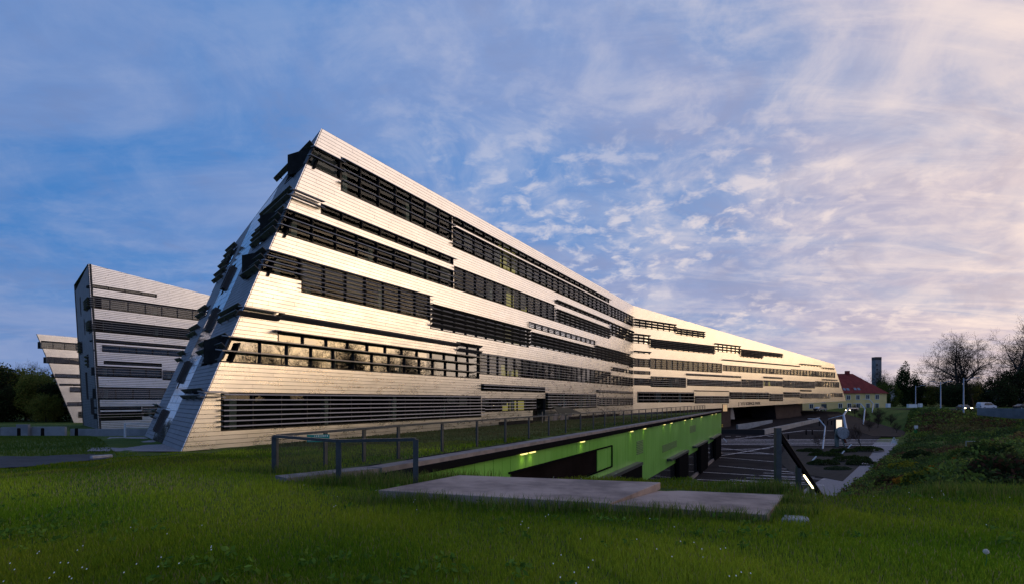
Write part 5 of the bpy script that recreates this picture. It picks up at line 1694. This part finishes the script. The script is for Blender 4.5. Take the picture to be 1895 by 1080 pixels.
plant('bare_s', 'sapling', 'thin brown bare shrub around the foot of the nearest bent lamp', 'shrub', (53.6, 93.5, pz(93.5)), 0, 1.15, 'bare shrubs of the beds')
plant('bare_s', 'sapling', 'thin bare shrub right of the round sculpture', 'shrub', (63.0, 97.5, pz(97.5)), 1.2, 1.4, 'bare shrubs of the beds')
for i, (x, y, s, lab) in enumerate(((80.0, 121, 1.5, 'brown bare thicket right of the leaning mast, nearest the crossing'), (86.0, 127, 1.7, 'brown bare thicket in the middle of the far bed'), (88.5, 136, 1.9, 'reddish bare thicket under the second bent lamp'), (95.0, 140, 1.9, 'brown bare thicket at the right of the far bed'), (96.5, 152, 2.0, 'brown bare thicket before the yellow house'), (84.0, 118, 1.2, 'small bare thicket at the near right corner of the far bed'), (91.5, 130.5, 1.6, 'olive bare thicket by the green bank'))):
    plant('thicket', 'thicket', lab, 'shrub', (x, y, pz(y)), i * 1.1, s, 'bare thickets of the far bed')

# distinct shrubs on the slope
SG_ = 'shrubs on the slope'
ORANGE = [(0.42, 0.17, 0.02), (0.34, 0.14, 0.02), (0.18, 0.12, 0.02)]
YEL = [(0.28, 0.24, 0.02), (0.20, 0.20, 0.025), (0.12, 0.15, 0.03)]
MID = [(0.075, 0.115, 0.026), (0.055, 0.090, 0.022), (0.10, 0.13, 0.030)]
REDD = [(0.10, 0.045, 0.03), (0.075, 0.04, 0.025), (0.05, 0.048, 0.022)]
for px, py, D, rx, ry, h, cols, lab in ((1690, 862, 36, 1.5, 1.0, 0.6, ORANGE, 'low orange shrub on the slope, leftmost of three'), (1742, 868, 31, 1.0, 0.8, 0.6, ORANGE + MID, 'low orange and green shrub on the slope, middle of three'), (1787, 858, 31, 0.7, 0.6, 0.6, ORANGE, 'small orange shrub on the slope, rightmost of three'),
                                        (1680, 830, 62, 2.6, 1.6, 0.8, YEL, 'yellow green shrub where the slope meets the crossing'), (1790, 832, 36, 1.2, 1.0, 1.0, MID, 'upright green shrub in the middle of the slope'), (1700, 815, 72, 2.2, 1.6, 1.3, DARK, 'dark bush above the yellow shrub'), (1560, 915, 38, 1.2, 1.0, 0.8, REDD, 'reddish shrub at the foot of the slope by the path'),
                                        (1650, 868, 45, 1.2, 1.2, 0.9, REDD + MID, 'reddish green shrub halfway down the slope'), (1860, 930, 13.2, 0.8, 0.8, 0.75, REDD + DARK, 'dark reddish leafy shrub at the right picture edge'), (1720, 905, 17, 0.9, 0.7, 0.7, YEL + MID, 'pale green feathery shrub just beyond the lawn edge'), (1830, 885, 19, 1.1, 0.8, 0.8, MID + DARK, 'dark green shrub right of the feathery one'), (1850, 790, 58, 2.4, 1.8, 1.1, MID + FRESH, 'light green bush below the bridge parapet')):
    x = (px - 947.5) / 1000 * D
    hedge('slope_shrub', lab, (x, D, float(ground_z(x, D))), rx, ry, h, 900, cols, 0.10 + 0.004 * D, 0.4, SG_, 'shrub')

# ground cover of the slope and the bank
cl = []
while len(cl) < 1900:
    D = 12.5 * (118 / 12.5) ** rng.uniform(0, 1)
    x = rng.uniform(float(toe_x(D)) + 0.3, 1.02 * D + 3)
    if x < 5.5 and D < 16:
        continue
    if D > 96 and x < float(toe_x(D)) + 2:
        continue
    cl.append((x, D))
while len(cl) < 2500:                      # the bank up to the far road
    D = rng.uniform(108, 136); x = rng.uniform(87, 125)
    if x - (D - 122) * 0.25 < 88 or (D > 123 and x > 99 + (D - 122) * 0.25) or x > 0.97 * D:
        continue
    cl.append((x, D))
cl = np.array(cl)
PALS = np.array([MID[0], MID[1], DARK[0], DARK[2], FRESH[1], YEL[2], REDD[1], (0.09, 0.08, 0.03), (0.12, 0.10, 0.04)])
pid = (np.floor((np.sin(cl[:, 0] * 0.21 + 1.1) + np.cos(cl[:, 1] * 0.17) + rng.normal(0, 0.9, len(cl)) + 3) * 1.5).astype(int)) % len(PALS)
per = 46
ci = np.repeat(np.arange(len(cl)), per)
n = len(ci)
rad = (0.35 + 0.011 * cl[:, 1] * rng.uniform(0.6, 1.5, len(cl)))[ci]
d = rng.normal(size=(n, 2)) * 0.55
P = cl[ci] + d * rad[:, None]
hgt = (rng.uniform(0.2, 0.75, len(cl)) * (0.8 + cl[:, 1] * 0.006))[ci] * np.exp(-(d ** 2).sum(1) * 0.7)
pt_ok = (P[:, 0] - toe_x(P[:, 1])) > 0.15
Z = ground_z(P[:, 0], P[:, 1]) + hgt * rng.uniform(0.1, 1.0, n)
P3 = np.stack([P[:, 0], P[:, 1], Z], 1)[pt_ok]
tn = (PALS[pid][ci] * rng.uniform(1.1, 2.3, (n, 1)))[pt_ok]
v, f, t = quads_cloud(P3, 0.07 + 0.0035 * P3[:, 1], tn)
tag(np_mesh('ground_cover', v, f, 'leaf', tint=t), 'mixed green and brown ground cover on the slope', kind='stuff')

# ------------------------------------------------------------------ grass
SL1 = [(-2.6, 10.5), (1.67, 9.16), (3.16, 11.5), (-1.23, 12.6)]
SL2 = [(1.6, 9.1), (4.06, 8.5), (5.55, 10.95), (3.1, 11.55)]
SL3 = [(-5.2, 12.3), (-3.2, 14.3), (-3.75, 14.75), (-5.65, 12.75)]


def inside(poly, x, y):
    r = np.zeros(len(x), bool); n = len(poly)
    for i in range(n):
        x0, y0 = poly[i]; x1, y1 = poly[(i + 1) % n]
        c = ((y0 > y) != (y1 > y)) & (x < (x1 - x0) * (y - y0) / (y1 - y0 + 1e-12) + x0)
        r ^= c
    return r


def blades_mesh(name, x, y, h, w, tint, label=None, lean=0.45):
    n = len(x)
    z = ground_z(x, y)
    a = rng.uniform(0, 2 * np.pi, n)
    dx, dy = np.cos(a) * w, np.sin(a) * w
    b = rng.uniform(0, 2 * np.pi, n)
    L = h * lean * rng.uniform(0.2, 1.2, n)
    ex, ey = np.cos(b) * L, np.sin(b) * L
    v0 = np.stack([x - dx, y - dy, z - 0.01], 1); v1 = np.stack([x + dx, y + dy, z - 0.01], 1)
    m0 = np.stack([x - dx * 0.7 + ex * 0.3, y - dy * 0.7 + ey * 0.3, z + h * 0.6], 1); m1 = np.stack([x + dx * 0.7 + ex * 0.3, y + dy * 0.7 + ey * 0.3, z + h * 0.6], 1)
    tp = np.stack([x + ex, y + ey, z + h], 1)
    v = np.stack([v0, v1, m1, m0, tp], 1).reshape(-1, 3)
    i = np.arange(n) * 5
    f = np.concatenate([np.stack([i, i + 1, i + 2], 1), np.stack([i, i + 2, i + 3], 1), np.stack([i + 3, i + 2, i + 4], 1)])
    t = np.repeat(np.concatenate([tint, np.ones((n, 1))], 1), 5, 0)
    return tag(np_mesh(name, v, f, 'grass_blade', tint=t), label, kind='stuff')


def patch(x, y):
    return 0.5 + 0.25 * np.sin(x * 0.8 + 1.7 * np.sin(y * 0.5)) + 0.25 * np.sin(y * 1.1 + x * 0.35 + 2.0 * np.sin(x * 0.23))


def lawn_points(n, d0, d1, power=1.25):
    u = rng.uniform(0, 1, n)
    e = 1 - power + 1
    D = (d0 ** (1 - power + 0) + u * (d1 ** (1 - power) - d0 ** (1 - power))) ** (1 / (1 - power))
    x = rng.uniform(-1.02, 1.02, n) * D
    return x, D


x, y = lawn_points(330000, 4.3, 27)
z = ground_z(x, y)
pw = (x - wall_x(y)) / 1.1187
keep = (z > 0.02) & ~inside(SL1, x, y) & ~inside(SL2, x, y) & ~inside(SL3, x, y)
keep &= ~((y > 14.0) & (pw > -1.7)) & ~((x > 4.3) & (y > 12.4))
keep &= ~in_poly(PATH, x, y) & ~((x - (-17.23 + 0.5315 * (y - 28.13)) < 0.25) & (y > 27.9) & (x > -22))
x, y = x[keep], y[keep]
g = patch(x, y) + rng.normal(0, 0.18, len(x))
g = np.clip(g, 0, 1)[:, None]
tint = (1 - g) * np.array([[0.098, 0.195, 0.012]]) + g * np.array([[0.28, 0.34, 0.028]])
dry = rng.uniform(0, 1, len(x)) < 0.05 + 0.30 * np.clip(patch(x * 0.55 + 9, y * 0.8) - 0.72, 0, 1) * 3
tint[dry] = np.array([0.26, 0.22, 0.10])
tint *= rng.uniform(0.7, 1.3, (len(x), 1))
h = (0.055 + 0.060 * rng.uniform(0, 1, len(x)) ** 2 + 0.05 * (patch(y * 1.3, x * 1.7) > 0.72)) * (0.9 + 0.012 * y)
tint *= (0.62 + 0.75 * patch(x * 0.35 + 5, y * 0.45 + 1))[:, None]
blades_mesh('lawn_grass', x, y, h * 0.8, 0.0022 + 0.00042 * y, tint, 'short green lawn grass in the foreground')
# taller tufts round the posts, slabs and the lawn's far edge
tx, ty = [], []
for cx_, cy_, r, k in ((-2.1, 11.9, 0.6, 900), (-4.0, 12.2, 0.5, 900), (-6.2, 14.2, 0.6, 600), (-3.2, 12.9, 0.9, 1500), (-1.4, 12.75, 0.5, 700), (5.9, 11.4, 0.6, 1200), (5.2, 11.3, 0.4, 500), (7.6, 11.3, 1.2, 1500), (10.0, 11.0, 1.4, 1700), (12.5, 10.8, 1.4, 1700), (-2.4, 10.3, 0.5, 500), (0.0, 9.5, 0.7, 700), (-1.5, 10.05, 0.4, 500), (1.2, 9.2, 0.4, 500), (2.6, 8.8, 0.5, 800), (3.6, 8.55, 0.4, 600), (4.5, 8.9, 0.3, 400), (5.1, 9.9, 0.25, 400)):
    tx.append(cx_ + rng.normal(0, r, k)); ty.append(cy_ + rng.normal(0, r * 0.35, k))
x = np.concatenate(tx); y = np.concatenate(ty)
keep = ~inside(SL1, x, y) & ~inside(SL2, x, y) & (ground_z(x, y) > 0.1)
x, y = x[keep], y[keep]
tint = pal(len(x), [(0.10, 0.17, 0.028), (0.14, 0.20, 0.035), (0.20, 0.20, 0.06), (0.07, 0.13, 0.02)])
blades_mesh('tall_grass', x, y, rng.uniform(0.10, 0.30, len(x)), np.full(len(x), 0.006), tint, 'taller grass tufts round the slabs and railing posts')
# short turf on the planted roof
x = rng.uniform(-14, 30, 120000); y = rng.uniform(14, 70, 120000)
pw = (x - wall_x(y)) / 1.1187
keep = (pw < -1.55) & (x - (-17.23 + 0.5315 * (y - 28.13)) > 0.3) & (rng.uniform(0, 1, len(x)) < 20 / y)
x, y = x[keep], y[keep]
g = np.clip(patch(x * 0.6, y * 0.4) + rng.normal(0, 0.2, len(x)), 0, 1)[:, None]
tint = (1 - g) * np.array([[0.055, 0.085, 0.018]]) + g * np.array([[0.12, 0.11, 0.04]])
blades_mesh('roof_grass', x, y, rng.uniform(0.05, 0.13, len(x)), 0.003 + 0.0005 * y, tint, 'thin dry grass on the planted roof')
# left lawn behind the footpath
x = rng.uniform(-62, -18, 60000); y = rng.uniform(26, 58, 60000)
keep = (x > -0.98 * y) & ((x - (-17.23) + 0.835 * (y - 28.13)) < -3.5)
x, y = x[keep], y[keep]
g = np.clip(patch(x * 0.4, y * 0.5) + rng.normal(0, 0.2, len(x)), 0, 1)[:, None]
tint = (1 - g) * np.array([[0.055, 0.11, 0.018]]) + g * np.array([[0.11, 0.15, 0.03]])
blades_mesh('back_lawn_grass', x, y, rng.uniform(0.06, 0.14, len(x)), np.full(len(x), 0.022), tint, 'short lawn grass behind the footpath at left')
# broad-leaved weeds in clumps
wx, wy = lawn_points(420, 4.6, 11.5)
keep = (patch(wx * 0.9 + 3, wy * 1.2) > 0.52) & ~inside(SL1, wx, wy) & ~inside(SL2, wx, wy) & (ground_z(wx, wy) > 0.4)
wx, wy = wx[keep], wy[keep]
k = 9
a = rng.uniform(0, 2 * np.pi, (len(wx), k)); r = rng.uniform(0.01, 0.09, (len(wx), k))
px_ = (wx[:, None] + r * np.cos(a)).ravel(); py_ = (wy[:, None] + r * np.sin(a)).ravel()
pz_ = ground_z(px_, py_) + rng.uniform(0.03, 0.11, len(px_))
v, f, t = quads_cloud(np.stack([px_, py_, pz_], 1), 0.075, pal(len(px_), [(0.10, 0.20, 0.03), (0.14, 0.24, 0.04), (0.07, 0.15, 0.025)]))
tag(np_mesh('lawn_weeds', v, f, 'leaf', tint=t), 'broad-leaved weeds in the foreground lawn', kind='stuff')
# daisies
x, y = lawn_points(280, 5, 14)
keep = (patch(x * 1.4, y * 0.9) > 0.55) & (x > -8) & ~inside(SL1, x, y) & ~inside(SL2, x, y) & (ground_z(x, y) > 0.4)
x, y = x[keep], y[keep]
mbz = ground_z(x, y) + rng.uniform(0.08, 0.16, len(x))
vs, fs = [], []
for i in range(len(x)):
    b = len(vs); s = 0.0065
    for k in range(6):
        a = k * math.pi / 3
        vs.append((x[i] + s * math.cos(a), y[i] + s * math.sin(a) - 0.003, mbz[i] + 0.006 * math.sin(a)))
    vs.append((x[i], y[i], mbz[i] + 0.004)); fs += [(b + k, b + (k + 1) % 6, b + 6) for k in range(6)]
mb = MB(); mb.v = vs; mb.f = fs
tag(mb.build('daisies', 'dandelion'), 'tiny white daisies scattered in the lawn', kind='stuff')
dl = thing('dandelion', 'white dandelion seed head in the grass at bottom right', 'flower', (4.85, 5.55, 0.9))
z = float(ground_z(4.85, 5.55))
mb = MB(); mb.tube([(4.85, 5.55, z), (4.87, 5.54, z + 0.1), (4.86, 5.54, z + 0.17)], 0.003, 6); mb.build('stem', 'sign_green', dl)
p = rng.normal(size=(260, 3)); p /= np.linalg.norm(p, axis=1, keepdims=True)
p = p * 0.024 * rng.uniform(0.75, 1, (260, 1)) + np.array([4.86, 5.54, z + 0.185])
v, f, t = quads_cloud(p, 0.016, np.tile([0.8, 0.78, 0.74], (260, 1)))
np_mesh('seed_head', v, f, 'leaf', dl, tint=t)
